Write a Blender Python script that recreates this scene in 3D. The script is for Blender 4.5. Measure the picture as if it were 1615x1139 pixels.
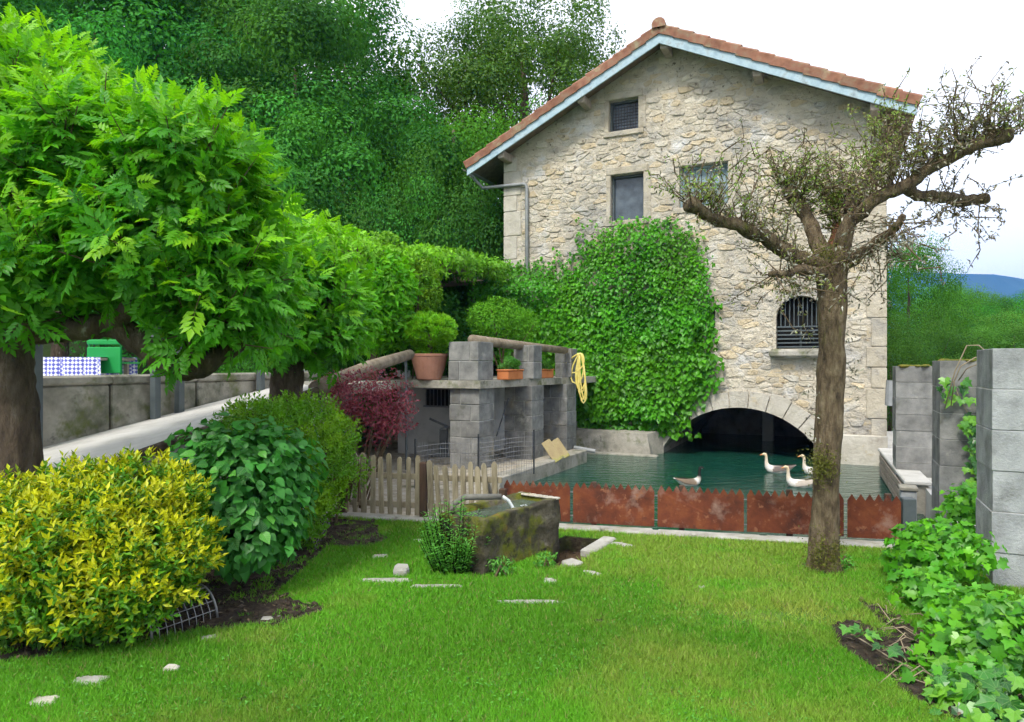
import bpy, math, random
import numpy as np
from mathutils import Vector, Matrix
from mathutils.geometry import tessellate_polygon

for _o in list(bpy.data.objects):
    bpy.data.objects.remove(_o)
scene = bpy.context.scene
COL = scene.collection
R = math.radians

# ------------------------------------------------------------------ camera
F, CX, HY, CAMZ = 1080.0, 807.5, 575.0, 1.6
cam_data = bpy.data.cameras.new('camera')
cam = bpy.data.objects.new('camera', cam_data)
COL.objects.link(cam)
cam.location = (0, 0, CAMZ)
cam.rotation_euler = (R(90), 0, 0)
cam_data.sensor_width = 36
cam_data.lens = F / 1615 * 36
cam_data.shift_y = 5.5 / 1615
cam_data.clip_start = 0.05
cam_data.clip_end = 8000
scene.camera = cam

# ------------------------------------------------------------------ sky and sun
SUN_EL, SUN_AZ = R(52), R(-152)          # azimuth from +Y towards +X: behind and to the left of the camera
world = bpy.data.worlds.new('World')
scene.world = world
world.use_nodes = True
nt = world.node_tree
nt.nodes.clear()
w_out = nt.nodes.new('ShaderNodeOutputWorld')
w_bg = nt.nodes.new('ShaderNodeBackground')
w_sky = nt.nodes.new('ShaderNodeTexSky')
w_sky.sky_type = 'NISHITA'
w_sky.sun_disc = False
w_sky.sun_elevation = SUN_EL
w_sky.sun_rotation = SUN_AZ
w_sky.air_density = 1.0
w_sky.dust_density = 4.0
w_bg.inputs['Strength'].default_value = 0.075
# an overcast: a nearly even layer of bright cloud over the blue
w_tc = nt.nodes.new('ShaderNodeTexCoord')
w_n = nt.nodes.new('ShaderNodeTexNoise')
w_n.inputs['Scale'].default_value = 2.2
w_n.inputs['Detail'].default_value = 5
w_r = nt.nodes.new('ShaderNodeValToRGB')
w_r.color_ramp.elements[0].position = 0.25
w_r.color_ramp.elements[0].color = (7.4, 7.7, 8.2, 1)
w_r.color_ramp.elements[1].position = 0.7
w_r.color_ramp.elements[1].color = (9.0, 9.1, 9.2, 1)
w_m = nt.nodes.new('ShaderNodeMixRGB')
w_m.inputs[0].default_value = 0.88
nt.links.new(w_tc.outputs['Generated'], w_n.inputs['Vector'])
nt.links.new(w_n.outputs['Fac'], w_r.inputs['Fac'])
nt.links.new(w_sky.outputs[0], w_m.inputs[1])
nt.links.new(w_r.outputs[0], w_m.inputs[2])
nt.links.new(w_m.outputs[0], w_bg.inputs['Color'])
nt.links.new(w_bg.outputs[0], w_out.inputs['Surface'])

sun_data = bpy.data.lights.new('sun', 'SUN')
sun_data.energy = 1.5
sun_data.angle = R(14)
sun_data.color = (1.0, 0.96, 0.88)
sun = bpy.data.objects.new('sun', sun_data)
COL.objects.link(sun)
sun.location = (-20, -20, 40)
_sd = Vector((math.sin(SUN_AZ) * math.cos(SUN_EL), math.cos(SUN_AZ) * math.cos(SUN_EL), math.sin(SUN_EL)))
sun.rotation_euler = _sd.to_track_quat('Z', 'Y').to_euler()

scene.view_settings.view_transform = 'Standard'
scene.view_settings.look = 'None'
scene.view_settings.exposure = 1.5
scene.view_settings.gamma = 1.0
scene.render.engine = 'CYCLES'
scene.cycles.max_bounces = 5
scene.cycles.diffuse_bounces = 3
scene.cycles.use_adaptive_sampling = True
scene.cycles.adaptive_threshold = 0.04
scene.cycles.glossy_bounces = 2
scene.cycles.transmission_bounces = 3
scene.cycles.volume_bounces = 0
scene.cycles.use_denoising = True

# ------------------------------------------------------------------ geometry helpers
rng = np.random.default_rng(7)
rnd = random.Random(11)
WORLD = {}

def P(px, py, d):
    """Point at depth d metres that the photograph shows at pixel px, py."""
    return Vector(((px - CX) / F * d, d, CAMZ - (py - HY) / F * d))

def G(px, py, z=0.0):
    d = (CAMZ - z) * F / (py - HY)
    return Vector(((px - CX) / F * d, d, z))

A25 = R(25)
RV = Vector((math.cos(A25), -math.sin(A25), 0))     # along the gable wall to the right
VV = Vector((math.sin(A25), math.cos(A25), 0))      # back along the side of the house
O = Vector((3.3125, 15.0, 0))
def H(s, y, z):
    return O + RV * s + VV * y + Vector((0, 0, z))
def FP(px, py, o=0.0):
    """(s, z) on the gable wall plane (o metres in front of it) for a pixel."""
    q = O - VV * o
    k = (px - CX) / F
    s = (k * q.y - q.x) / (RV.x - k * RV.y)
    d = q.y + RV.y * s
    return s, CAMZ - (py - HY) / F * d

def tag(o, label=None, cat=None, group=None, kind=None):
    if label: o['label'] = label
    if cat: o['category'] = cat
    if group: o['group'] = group
    if kind: o['kind'] = kind
    return o

def thing(name, loc, label, cat, group=None, rz=0.0):
    o = bpy.data.objects.new(name, None)
    o.empty_display_size = 0.1
    COL.objects.link(o)
    o.location = loc
    o.rotation_euler = (0, 0, rz)
    WORLD[o] = Matrix.Translation(Vector(loc)) @ Matrix.Rotation(rz, 4, 'Z')
    return tag(o, label, cat, group)

def place(name, me, mtx, parent=None):
    """Link a mesh as an object with world matrix mtx."""
    o = bpy.data.objects.new(name, me)
    COL.objects.link(o)
    if parent is not None:
        o.parent = parent
        o.matrix_local = WORLD[parent].inverted() @ mtx
    else:
        o.matrix_local = mtx
    WORLD[o] = mtx
    return o

class MB:
    def __init__(self):
        self.v = []; self.f = []; self.t = []; self.m = []; self.ct = (1, 1, 1); self.cm = 0
    def add(self, vs, fs):
        b = len(self.v)
        self.v += [tuple(x) for x in vs]
        self.t += [self.ct] * len(vs)
        for f in fs:
            self.f.append(tuple(b + i for i in f)); self.m.append(self.cm)
    def box(self, c, size, ax=None, ay=None, az=None, bev=0.0):
        c = Vector(c); ax = Vector(ax or (1, 0, 0)); ay = Vector(ay or (0, 1, 0)); az = Vector(az or (0, 0, 1))
        hx, hy, hz = [q / 2 for q in size]
        if bev <= 0:
            vs = [c + ax * (sx * hx) + ay * (sy * hy) + az * (sz * hz) for sz in (-1, 1) for sy in (-1, 1) for sx in (-1, 1)]
            self.add(vs, [(0, 2, 3, 1), (4, 5, 7, 6), (0, 1, 5, 4), (2, 6, 7, 3), (0, 4, 6, 2), (1, 3, 7, 5)])
            return self
        b = min(bev, hx * .9, hy * .9, hz * .9)
        ring = []
        for (z, i) in ((-hz, b), (-hz + b, 0), (hz - b, 0), (hz, b)):
            x, y = hx - i, hy - i
            k = b * .6
            for (px, py) in ((-x + k, -y), (x - k, -y), (x, -y + k), (x, y - k), (x - k, y), (-x + k, y), (-x, y - k), (-x, -y + k)):
                ring.append(c + ax * px + ay * py + az * z)
        fs = [tuple(range(7, -1, -1)), tuple(range(24, 32))]
        for r_ in range(3):
            for i in range(8):
                j = (i + 1) % 8
                fs.append((r_ * 8 + i, r_ * 8 + j, r_ * 8 + 8 + j, r_ * 8 + 8 + i))
        self.add(ring, fs)
        return self
    def hbox(self, s0, s1, y0, y1, z0, z1, bev=0.0):
        return self.box(H((s0 + s1) / 2, (y0 + y1) / 2, (z0 + z1) / 2), (abs(s1 - s0), abs(y1 - y0), abs(z1 - z0)), RV, VV, (0, 0, 1), bev)
    def beam(self, a, b, w, h, up=(0, 0, 1), bev=0.0):
        a = Vector(a); b = Vector(b); ax = (b - a); L = ax.length; ax.normalize()
        ay = Vector(up).cross(ax).normalized(); az = ax.cross(ay)
        return self.box((a + b) / 2, (L, w, h), ax, ay, az, bev)
    def prism(self, poly, z0, z1):
        n = len(poly)
        vs = [(p[0], p[1], z0) for p in poly] + [(p[0], p[1], z1) for p in poly]
        fs = [tuple(range(n - 1, -1, -1)), tuple(range(n, 2 * n))]
        fs += [(i, (i + 1) % n, n + (i + 1) % n, n + i) for i in range(n)]
        self.add(vs, fs); return self
    def tube(self, pts, rad, n=8, caps=True, wob=0.0, seed=0):
        pts = [Vector(p) for p in pts]
        if not hasattr(rad, '__len__'): rad = [rad] * len(pts)
        rr = random.Random(seed)
        up = Vector((0.13, 0.21, 1)).normalized()
        t0 = (pts[1] - pts[0]).normalized()
        if abs(t0.dot(up)) > .95: up = Vector((1, 0.1, 0.05)).normalized()
        nrm = (up - t0 * up.dot(t0)).normalized()
        vs = []
        for i, p in enumerate(pts):
            t = (pts[min(i + 1, len(pts) - 1)] - pts[max(i - 1, 0)]).normalized()
            nrm = (nrm - t * nrm.dot(t)).normalized()
            bn = t.cross(nrm)
            for k in range(n):
                a = 2 * math.pi * k / n
                r_ = rad[i] * (1 + (rr.uniform(-wob, wob) if wob else 0))
                vs.append(p + (nrm * math.cos(a) + bn * math.sin(a)) * r_)
        fs = []
        for i in range(len(pts) - 1):
            for k in range(n):
                j = (k + 1) % n
                fs.append((i * n + k, i * n + j, i * n + n + j, i * n + n + k))
        if caps:
            fs.append(tuple(range(n - 1, -1, -1))); fs.append(tuple(range((len(pts) - 1) * n, len(pts) * n)))
        self.add(vs, fs); return self
    def bark(self, pts, rad, n=20, step=.03, amp=.012, fq=9.0, seed=0):
        """A limb with ridged bark: the path is resampled and every ring roughened."""
        from mathutils import noise as mn
        pts = [Vector(p) for p in pts]; Q = []; RR = []
        for i in range(len(pts) - 1):
            p0 = pts[max(i - 1, 0)]; p1 = pts[i]; p2 = pts[i + 1]; p3 = pts[min(i + 2, len(pts) - 1)]
            k = max(2, int((p2 - p1).length / step))
            for j in range(k):
                t = j / k
                Q.append(.5 * ((2 * p1) + (p2 - p0) * t + (2 * p0 - 5 * p1 + 4 * p2 - p3) * t * t + (3 * p1 - p0 - 3 * p2 + p3) * t ** 3))
                RR.append(rad[i] + (rad[i + 1] - rad[i]) * t)
        Q.append(pts[-1]); RR.append(rad[-1])
        b0 = len(self.v)
        self.tube(Q, RR, n)
        for i, c_ in enumerate(Q):
            t = (Q[min(i + 1, len(Q) - 1)] - Q[max(i - 1, 0)]).normalized()
            for k in range(n):
                p = Vector(self.v[b0 + i * n + k]); o_ = (p - c_).normalized()
                al = p - t * (p.dot(t) * .72)
                h = mn.noise(al * fq + Vector((seed, 0, 0))) * .9 + mn.noise(al * fq * 2.7 + Vector((0, seed, 0))) * .5 + mn.noise(p * 3.5) * .8
                self.v[b0 + i * n + k] = tuple(p + o_ * (h * amp))
        return self
    def lathe(self, prof, c, n=24):
        c = Vector(c); vs = []; fs = []
        for (r_, z) in prof:
            for k in range(n):
                a = 2 * math.pi * k / n
                vs.append(c + Vector((r_ * math.cos(a), r_ * math.sin(a), z)))
        for i in range(len(prof) - 1):
            for k in range(n):
                j = (k + 1) % n
                fs.append((i * n + k, i * n + j, i * n + n + j, i * n + n + k))
        fs.append(tuple(range(n - 1, -1, -1)))
        fs.append(tuple(range((len(prof) - 1) * n, len(prof) * n)))
        self.add(vs, fs); return self
    def build(self, name, mat, parent=None, smooth=False, kind=None, label=None, cat=None, group=None):
        if parent is not None:
            M = WORLD[parent]
        else:
            a = np.array(self.v)
            M = Matrix.Translation(Vector((a[:, 0].mean(), a[:, 1].mean(), a[:, 2].min())))
        Mi = M.inverted()
        me = bpy.data.meshes.new(name)
        me.from_pydata([Mi @ Vector(p) for p in self.v], [], self.f)
        for mm in (mat if isinstance(mat, (list, tuple)) else [mat]):
            me.materials.append(mm)
        if any(self.m):
            me.polygons.foreach_set('material_index', self.m)
        if any(t != (1, 1, 1) for t in self.t):
            at = me.color_attributes.new('tint', 'FLOAT_COLOR', 'POINT')
            at.data.foreach_set('color', np.array([(*t, 1) for t in self.t], dtype=np.float32).ravel())
        if smooth:
            me.polygons.foreach_set('use_smooth', [True] * len(me.polygons))
        me.update()
        o = bpy.data.objects.new(name, me)
        COL.objects.link(o)
        if parent is not None:
            o.parent = parent
        else:
            o.location = M.translation
        WORLD[o] = M
        return tag(o, label, cat, group, kind)

def np_mesh(name, V, Fc, mat, tint=None, smooth=False):
    me = bpy.data.meshes.new(name)
    n, k = Fc.shape
    me.vertices.add(len(V)); me.vertices.foreach_set('co', V.astype(np.float32).ravel())
    me.loops.add(n * k); me.loops.foreach_set('vertex_index', Fc.astype(np.int32).ravel())
    me.polygons.add(n)
    me.polygons.foreach_set('loop_start', np.arange(0, n * k, k, dtype=np.int32))
    me.polygons.foreach_set('loop_total', np.full(n, k, dtype=np.int32))
    if smooth:
        me.polygons.foreach_set('use_smooth', np.ones(n, dtype=bool))
    me.materials.append(mat)
    if tint is not None:
        at = me.color_attributes.new('tint', 'FLOAT_COLOR', 'POINT')
        c = np.ones((len(V), 4), dtype=np.float32); c[:, :3] = tint
        at.data.foreach_set('color', c.ravel())
    me.update(calc_edges=True)
    return me

def np_obj(name, V, Fc, mat, tint=None, parent=None, kind=None, smooth=False, **kw):
    if parent is not None:
        M = WORLD[parent]
    else:
        M = Matrix.Translation(Vector((V[:, 0].mean(), V[:, 1].mean(), V[:, 2].min())))
    Mi = np.array(M.inverted())
    V = V @ Mi[:3, :3].T + Mi[:3, 3]
    me = np_mesh(name, V, Fc, mat, tint, smooth)
    o = bpy.data.objects.new(name, me)
    COL.objects.link(o)
    if parent is not None: o.parent = parent
    else: o.location = M.translation
    WORLD[o] = M
    return tag(o, kind=kind, **kw)

def unit(a):
    return a / np.maximum(np.linalg.norm(a, axis=-1, keepdims=True), 1e-9)

def leaf_batch(pos, tip, nrm, L, W, fold=0.18, droop=0.12):
    """Folded four-point leaves. Returns V (4N,3), F (2N,3)."""
    tip = unit(tip)
    side = unit(np.cross(tip, nrm)); nr = np.cross(side, tip)
    L = np.broadcast_to(L, (len(pos),))[:, None]; W = np.broadcast_to(W, (len(pos),))[:, None]
    b = pos
    mid = pos + tip * L * .45
    l = mid + side * W * .5 + nr * W * fold
    r = mid - side * W * .5 + nr * W * fold
    t = pos + tip * L - nr * L * droop
    V = np.stack([b, r, t, l], 1).reshape(-1, 3)
    i = np.arange(len(pos))[:, None] * 4
    Fc = np.concatenate([i + np.array([[0, 1, 2]]), i + np.array([[0, 2, 3]])], 1).reshape(-1, 3)
    return V, Fc

def rand_unit(n, g=None):
    g = g or rng
    return unit(g.normal(size=(n, 3)))

def vnoise(x, y, scale, seed=0):
    g = np.random.default_rng(seed)
    T = g.random((64, 64))
    u = x * scale + 17.3; v = y * scale + 31.7
    i = np.floor(u).astype(int); j = np.floor(v).astype(int)
    a = u - i; b = v - j
    a = a * a * (3 - 2 * a); b = b * b * (3 - 2 * b)
    t = lambda p, q: T[p % 64, q % 64]
    return (t(i, j) * (1 - a) + t(i + 1, j) * a) * (1 - b) + (t(i, j + 1) * (1 - a) + t(i + 1, j + 1) * a) * b

def clumps(center, radii, n, clump_r, per, shell=0.55, up=0.35, seed=1, rough=0.22, low=-0.9, vary=0.22, droop=0.0, puff=False):
    """Positions, outward directions and tints of leaves gathered in clumps through an ellipsoid crown."""
    g = np.random.default_rng(seed)
    d = unit(g.normal(size=(n * 3, 3)))
    d = d[d[:, 2] > low][:n]
    n = len(d)
    f = g.uniform(shell, 1.0, n) ** .6
    f *= 1 + rough * (vnoise(np.arctan2(d[:, 1], d[:, 0]) * 1.3, d[:, 2] * 2.1, 1.1, seed) - .5) * 2
    cr = np.array(radii)
    cc = np.array(center) + d * f[:, None] * cr
    k = g.integers(0, n, n * per)
    off = g.normal(size=(n * per, 3)); off = unit(off) * ((g.random((n * per, 1)) ** .5) if not puff else g.uniform(.72, 1.04, (n * per, 1)))
    pos = cc[k] + off * clump_r * np.array([1, 1, .75])
    nrm = unit(off * .9 + unit(d[k] / cr) * .7 + np.array([0, 0, up]) + g.normal(size=(n * per, 3)) * .35)
    cs = (g.uniform(.7, 1.25, n) if puff else np.ones(n))[k][:, None]
    if puff:
        pos = cc[k] + off * clump_r * cs * np.array([1, 1, .72]) + g.normal(size=(n * per, 3)) * clump_r * .07
        nrm = unit(off * 1.5 + np.array([0, 0, up]) + g.normal(size=(n * per, 3)) * .13)
    ct = 1 + g.uniform(-vary, vary, n)
    hue = g.uniform(-.12, .12, n)
    b = ct[k] * g.uniform(.82, 1.18, n * per)
    tint = np.stack([b * (1 + hue[k]), b, b * (1 - hue[k])], 1)
    tip = unit(np.cross(nrm, g.normal(size=(n * per, 3))) + off * .5 - np.array([0, 0, droop]))
    return pos, tip, nrm, tint, cc

# ------------------------------------------------------------------ materials
def rgb(c): return (c[0], c[1], c[2], 1.0)
def mat(name, cols, scale=4.0, rough=0.85, bump=0.0, bscale=25.0, tint=False, spec=0.3, metallic=0.0,
        patch=None, stretch=None, detail=6.0, rndv=0.0, pos=None, speck=None):
    m = bpy.data.materials.new(name); m.use_nodes = True
    N = m.node_tree.nodes; Lk = m.node_tree.links
    bs = N['Principled BSDF']
    bs.inputs['Roughness'].default_value = rough
    bs.inputs['Specular IOR Level'].default_value = spec
    bs.inputs['Metallic'].default_value = metallic
    tc = N.new('ShaderNodeTexCoord')
    vec = tc.outputs['Object']
    if stretch:
        mp = N.new('ShaderNodeMapping'); mp.inputs['Scale'].default_value = stretch
        Lk.new(vec, mp.inputs['Vector']); vec = mp.outputs[0]
    def noise(sc, det=detail, rg=.6):
        n = N.new('ShaderNodeTexNoise'); n.inputs['Scale'].default_value = sc
        n.inputs['Detail'].default_value = det; n.inputs['Roughness'].default_value = rg
        Lk.new(vec, n.inputs['Vector']); return n.outputs['Fac']
    if len(cols) > 1:
        ra = N.new('ShaderNodeValToRGB')
        el = ra.color_ramp.elements
        ps = pos or [0.3 + 0.4 * i / (len(cols) - 1) for i in range(len(cols))]
        while len(el) < len(cols): el.new(.5)
        for i, c in enumerate(cols):
            el[i].position = ps[i]; el[i].color = rgb(c)
        Lk.new(noise(scale), ra.inputs['Fac'])
        out = ra.outputs['Color']
    else:
        c = N.new('ShaderNodeRGB'); c.outputs[0].default_value = rgb(cols[0]); out = c.outputs[0]
    for (pc, psc, lo, hi) in (patch or []):
        ra = N.new('ShaderNodeValToRGB')
        ra.color_ramp.elements[0].position = lo; ra.color_ramp.elements[0].color = (0, 0, 0, 1)
        ra.color_ramp.elements[1].position = hi; ra.color_ramp.elements[1].color = (1, 1, 1, 1)
        Lk.new(noise(psc, 8, .65), ra.inputs['Fac'])
        mx = N.new('ShaderNodeMixRGB'); mx.inputs[2].default_value = rgb(pc)
        Lk.new(ra.outputs[0], mx.inputs[0]); Lk.new(out, mx.inputs[1]); out = mx.outputs[0]
    if tint:
        at = N.new('ShaderNodeAttribute'); at.attribute_name = 'tint'
        mx = N.new('ShaderNodeMixRGB'); mx.blend_type = 'MULTIPLY'; mx.inputs[0].default_value = 1
        Lk.new(out, mx.inputs[1]); Lk.new(at.outputs['Color'], mx.inputs[2]); out = mx.outputs[0]
    if rndv:
        oi = N.new('ShaderNodeObjectInfo')
        mr = N.new('ShaderNodeMapRange'); mr.inputs['To Min'].default_value = 1 - rndv; mr.inputs['To Max'].default_value = 1 + rndv
        Lk.new(oi.outputs['Random'], mr.inputs['Value'])
        mx = N.new('ShaderNodeMixRGB'); mx.blend_type = 'MULTIPLY'; mx.inputs[0].default_value = 1
        Lk.new(out, mx.inputs[1]); Lk.new(mr.outputs[0], mx.inputs[2]); out = mx.outputs[0]
    Lk.new(out, bs.inputs['Base Color'])
    if bump:
        bp = N.new('ShaderNodeBump'); bp.inputs['Strength'].default_value = 1.0; bp.inputs['Distance'].default_value = bump
        Lk.new(noise(bscale, 8, .65), bp.inputs['Height']); Lk.new(bp.outputs[0], bs.inputs['Normal'])
    return m

def leafmat(name, base, rough=0.45, trans=0.35, tint=True, rndv=0.0, tcol=None, spec=0.35, alt=None, dark=None, vein=None):
    m = bpy.data.materials.new(name); m.use_nodes = True
    N = m.node_tree.nodes; Lk = m.node_tree.links
    bs = N['Principled BSDF']; out = N['Material Output']
    bs.inputs['Roughness'].default_value = rough; bs.inputs['Specular IOR Level'].default_value = spec
    c = N.new('ShaderNodeRGB'); c.outputs[0].default_value = rgb(base); col = c.outputs[0]
    if alt:       # object-random drift to a second leaf colour
        oi = N.new('ShaderNodeObjectInfo')
        ra = N.new('ShaderNodeValToRGB'); el = ra.color_ramp.elements
        el[0].color = rgb(dark or base); el[1].color = rgb(alt); e_ = el.new(.5); e_.color = rgb(base)
        Lk.new(oi.outputs['Random'], ra.inputs['Fac']); col = ra.outputs['Color']
    if rndv:      # trees of one kind differ a little from one another
        oi = N.new('ShaderNodeObjectInfo'); hs_ = N.new('ShaderNodeHueSaturation')
        m1 = N.new('ShaderNodeMapRange'); m1.inputs['To Min'].default_value = 1 - rndv; m1.inputs['To Max'].default_value = 1 + rndv
        m2 = N.new('ShaderNodeMapRange'); m2.inputs['From Max'].default_value = .1; m2.inputs['To Min'].default_value = .492; m2.inputs['To Max'].default_value = .520
        md = N.new('ShaderNodeMath'); md.operation = 'MODULO'; md.inputs[1].default_value = .1
        Lk.new(oi.outputs['Random'], m1.inputs['Value']); Lk.new(oi.outputs['Random'], md.inputs[0]); Lk.new(md.outputs[0], m2.inputs['Value'])
        Lk.new(m1.outputs[0], hs_.inputs['Value']); Lk.new(m2.outputs[0], hs_.inputs['Hue']); Lk.new(col, hs_.inputs['Color']); col = hs_.outputs[0]
    if vein:      # paler veins, laid out along the leaf's own length
        tc = N.new('ShaderNodeTexCoord'); sp = N.new('ShaderNodeSeparateXYZ'); Lk.new(tc.outputs['Object'], sp.inputs[0])
        def mth(op, x, y=None):
            n_ = N.new('ShaderNodeMath'); n_.operation = op
            for k_, v_ in enumerate((x, y)):
                if v_ is None: continue
                if isinstance(v_, (int, float)): n_.inputs[k_].default_value = v_
                else: Lk.new(v_, n_.inputs[k_])
            return n_.outputs[0]
        ay = mth('ABSOLUTE', sp.outputs[1])
        if vein == 'palmate':
            an = mth('ABSOLUTE', mth('ARCTAN2', sp.outputs[1], sp.outputs[0]))
            rr = mth('SQRT', mth('ADD', mth('MULTIPLY', sp.outputs[0], sp.outputs[0]), mth('MULTIPLY', sp.outputs[1], sp.outputs[1])))
            dist = mth('MULTIPLY', mth('PINGPONG', an, .31), rr)
        else:
            dist = mth('MINIMUM', ay, mth('PINGPONG', mth('SUBTRACT', sp.outputs[0], mth('MULTIPLY', ay, .8)), .075))
        mk = N.new('ShaderNodeMapRange'); mk.inputs['From Min'].default_value = .006; mk.inputs['From Max'].default_value = .022
        mk.inputs['To Min'].default_value = .28; mk.inputs['To Max'].default_value = 0
        Lk.new(dist, mk.inputs['Value'])
        mx = N.new('ShaderNodeMixRGB'); mx.inputs[2].default_value = (.30, .46, .16, 1)
        Lk.new(mk.outputs[0], mx.inputs[0]); Lk.new(col, mx.inputs[1]); col = mx.outputs[0]
    if tint:
        at = N.new('ShaderNodeAttribute'); at.attribute_name = 'tint'
        mx = N.new('ShaderNodeMixRGB'); mx.blend_type = 'MULTIPLY'; mx.inputs[0].default_value = 1
        Lk.new(col, mx.inputs[1]); Lk.new(at.outputs['Color'], mx.inputs[2]); col = mx.outputs[0]
    Lk.new(col, bs.inputs['Base Color'])
    tr = N.new('ShaderNodeBsdfTranslucent')
    tm = N.new('ShaderNodeMixRGB'); tm.blend_type = 'MULTIPLY'; tm.inputs[0].default_value = 1
    tm.inputs[2].default_value = rgb(tcol or (1.15, 1.1, .5))
    Lk.new(col, tm.inputs[1]); Lk.new(tm.outputs[0], tr.inputs['Color'])
    mi = N.new('ShaderNodeMixShader'); mi.inputs[0].default_value = trans
    Lk.new(bs.outputs[0], mi.inputs[1]); Lk.new(tr.outputs[0], mi.inputs[2]); Lk.new(mi.outputs[0], out.inputs['Surface'])
    return m

M = {}
M['mortar'] = mat('lime_mortar', [(.42, .37, .29), (.54, .485, .385), (.62, .575, .48)], 2.6, .95, .08, 9, patch=[((.34, .32, .28), .8, .50, .62), ((.17, .15, .115), 11, .58, .66), ((.52, .41, .24), 2.1, .60, .72), ((.58, .565, .53), 1.3, .54, .66)])  # fine dark noise paints crevice shade into the mortar colour
M['stone'] = mat('rubble_stone', [(.41, .365, .285), (.54, .49, .39), (.63, .585, .49)], 3.2, .93, .06, 11, tint=True, patch=[((.38, .36, .32), .8, .50, .62), ((.15, .125, .095), 10, .58, .66), ((.58, .565, .53), 1.3, .54, .66)])  # small dark specks put the shade of crevices into the stone colour
M['ashlar'] = mat('pale_ashlar', [(.36, .33, .27), (.46, .43, .36), (.54, .51, .45)], 4.0, .92, .02, 16, tint=False, rndv=.08, patch=[((.29, .26, .21), 2.0, .54, .70), ((.48, .38, .22), 3.0, .62, .74)])
M['quoin_tan'] = mat('tan_quoin', [(.32, .28, .21), (.43, .385, .30), (.50, .455, .37)], 3.5, .93, .03, 14, rndv=.06, patch=[((.34, .32, .28), 2.0, .52, .68), ((.22, .19, .14), 8, .60, .70)])
M['tile'] = mat('terracotta_tile', [(.17, .075, .045), (.255, .12, .075), (.25, .17, .11)], 6.0, .85, .004, 40, rndv=.14, patch=[((.30, .26, .16), 4.0, .55, .7)])
M['fascia'] = mat('pale_blue_board', [(.24, .34, .40), (.36, .48, .54), (.44, .53, .57)], 5, .7, .002, 30, patch=[((.18, .23, .25), 5, .54, .72)])
M['timber_dark'] = mat('old_rafter', [(.12, .09, .06), (.22, .17, .12)], 6, .9, .004, 30, stretch=(1, 1, 1))
M['timber_grey'] = mat('weathered_beam', [(.24, .20, .16), (.38, .33, .28)], 8, .9, .004, 30)
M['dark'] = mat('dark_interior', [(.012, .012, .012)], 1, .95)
M['glass'] = mat('dusty_dark_glass', [(.03, .04, .05), (.07, .09, .11), (.12, .15, .17)], 3, .25, 0, spec=.5)
M['shutter'] = mat('blue_grey_shutter', [(.17, .24, .27), (.28, .36, .39)], 6, .7, .002, 40)
M['mesh_dark'] = mat('dark_insect_screen', [(.035, .035, .04), (.06, .06, .07)], 12, .6)
M['iron'] = mat('dark_iron', [(.03, .035, .04), (.06, .065, .07)], 10, .55, .001, 60, metallic=.4)
M['steel'] = mat('painted_grey_steel', [(.06, .075, .08), (.10, .12, .125)], 5, .5, .001, 50)
M['zinc'] = mat('zinc_pipe', [(.22, .23, .23), (.31, .32, .32)], 6, .65, .001, 40, metallic=.2)
M['concrete'] = mat('weathered_concrete', [(.20, .19, .155), (.33, .31, .26), (.42, .40, .35)], 3.0, .92, .012, 26, patch=[((.11, .115, .08), 1.6, .50, .66), ((.11, .13, .035), 2.4, .56, .68), ((.06, .06, .045), 6, .60, .72)])
M['ramp'] = mat('pale_ramp_concrete', [(.36, .35, .32), (.46, .45, .42), (.52, .51, .48)], 2.5, .9, .003, 40, patch=[((.36, .35, .32), 1.2, .5, .7)])
M['block'] = mat('concrete_block', [(.11, .11, .105), (.19, .19, .18), (.27, .265, .25)], 5.0, .95, .006, 50, rndv=.16, patch=[((.36, .35, .31), 3.0, .60, .70), ((.07, .075, .045), 2.0, .56, .72), ((.22, .18, .11), 1.6, .58, .72)])
M['block_pale'] = mat('pale_concrete_block', [(.22, .23, .235), (.33, .345, .35), (.43, .445, .45)], 5.0, .95, .008, 50, rndv=.08, patch=[((.17, .175, .17), 3.0, .52, .70), ((.45, .45, .43), 4.5, .62, .72)])
M['mortar_pale'] = mat('pale_joint_mortar', [(.26, .26, .24), (.40, .40, .37)], 8, .95, .003, 40)
M['moss'] = mat('moss', [(.05, .07, .012), (.12, .13, .02), (.20, .16, .03)], 9, 1.0, .015, 60)
M['whitewash'] = mat('whitewashed_wall', [(.42, .42, .40), (.56, .56, .53)], 2, .95, .004, 20, patch=[((.26, .26, .24), 1.5, .54, .7)])
M['soil'] = mat('bare_soil', [(.022, .016, .011), (.05, .036, .025), (.11, .085, .055)], 14, 1.0, .06, 34, patch=[((.05, .06, .016), 3.5, .55, .68)])
M['gravel'] = mat('yard_gravel', [(.22, .19, .14), (.38, .34, .27), (.46, .43, .37)], 7, .95, .02, 60, patch=[((.10, .10, .05), 2, .55, .68)])
M['turf'] = mat('turf_ground', [(.05, .11, .012), (.08, .18, .02), (.13, .20, .03)], 3, 1.0, .02, 60)
M['terrain'] = mat('meadow_ground', [(.03, .06, .012), (.06, .10, .02)], .8, 1.0, .1, 3)
M['kerb'] = mat('pale_kerb_stone', [(.24, .23, .19), (.37, .36, .32), (.46, .45, .41)], 6, .9, .016, 22, rndv=.06, patch=[((.20, .19, .12), 3, .52, .68)])
M['rust'] = mat('rusty_steel_sheet', [(.06, .020, .012), (.14, .038, .016), (.205, .064, .022)], 4.5, .85, .003, 40, patch=[((.27, .17, .13), 3.2, .52, .68), ((.06, .024, .018), 5, .58, .72), ((.24, .10, .05), 14, .58, .68)])
M['picket'] = mat('weathered_picket', [(.17, .14, .09), (.28, .24, .16), (.36, .31, .22)], 8, .9, .003, 40, rndv=.18, stretch=(3, 3, .5))
M['post'] = mat('dark_wooden_post', [(.05, .03, .02), (.10, .06, .04)], 8, .9, .004, 30, stretch=(2, 2, .4))
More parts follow.
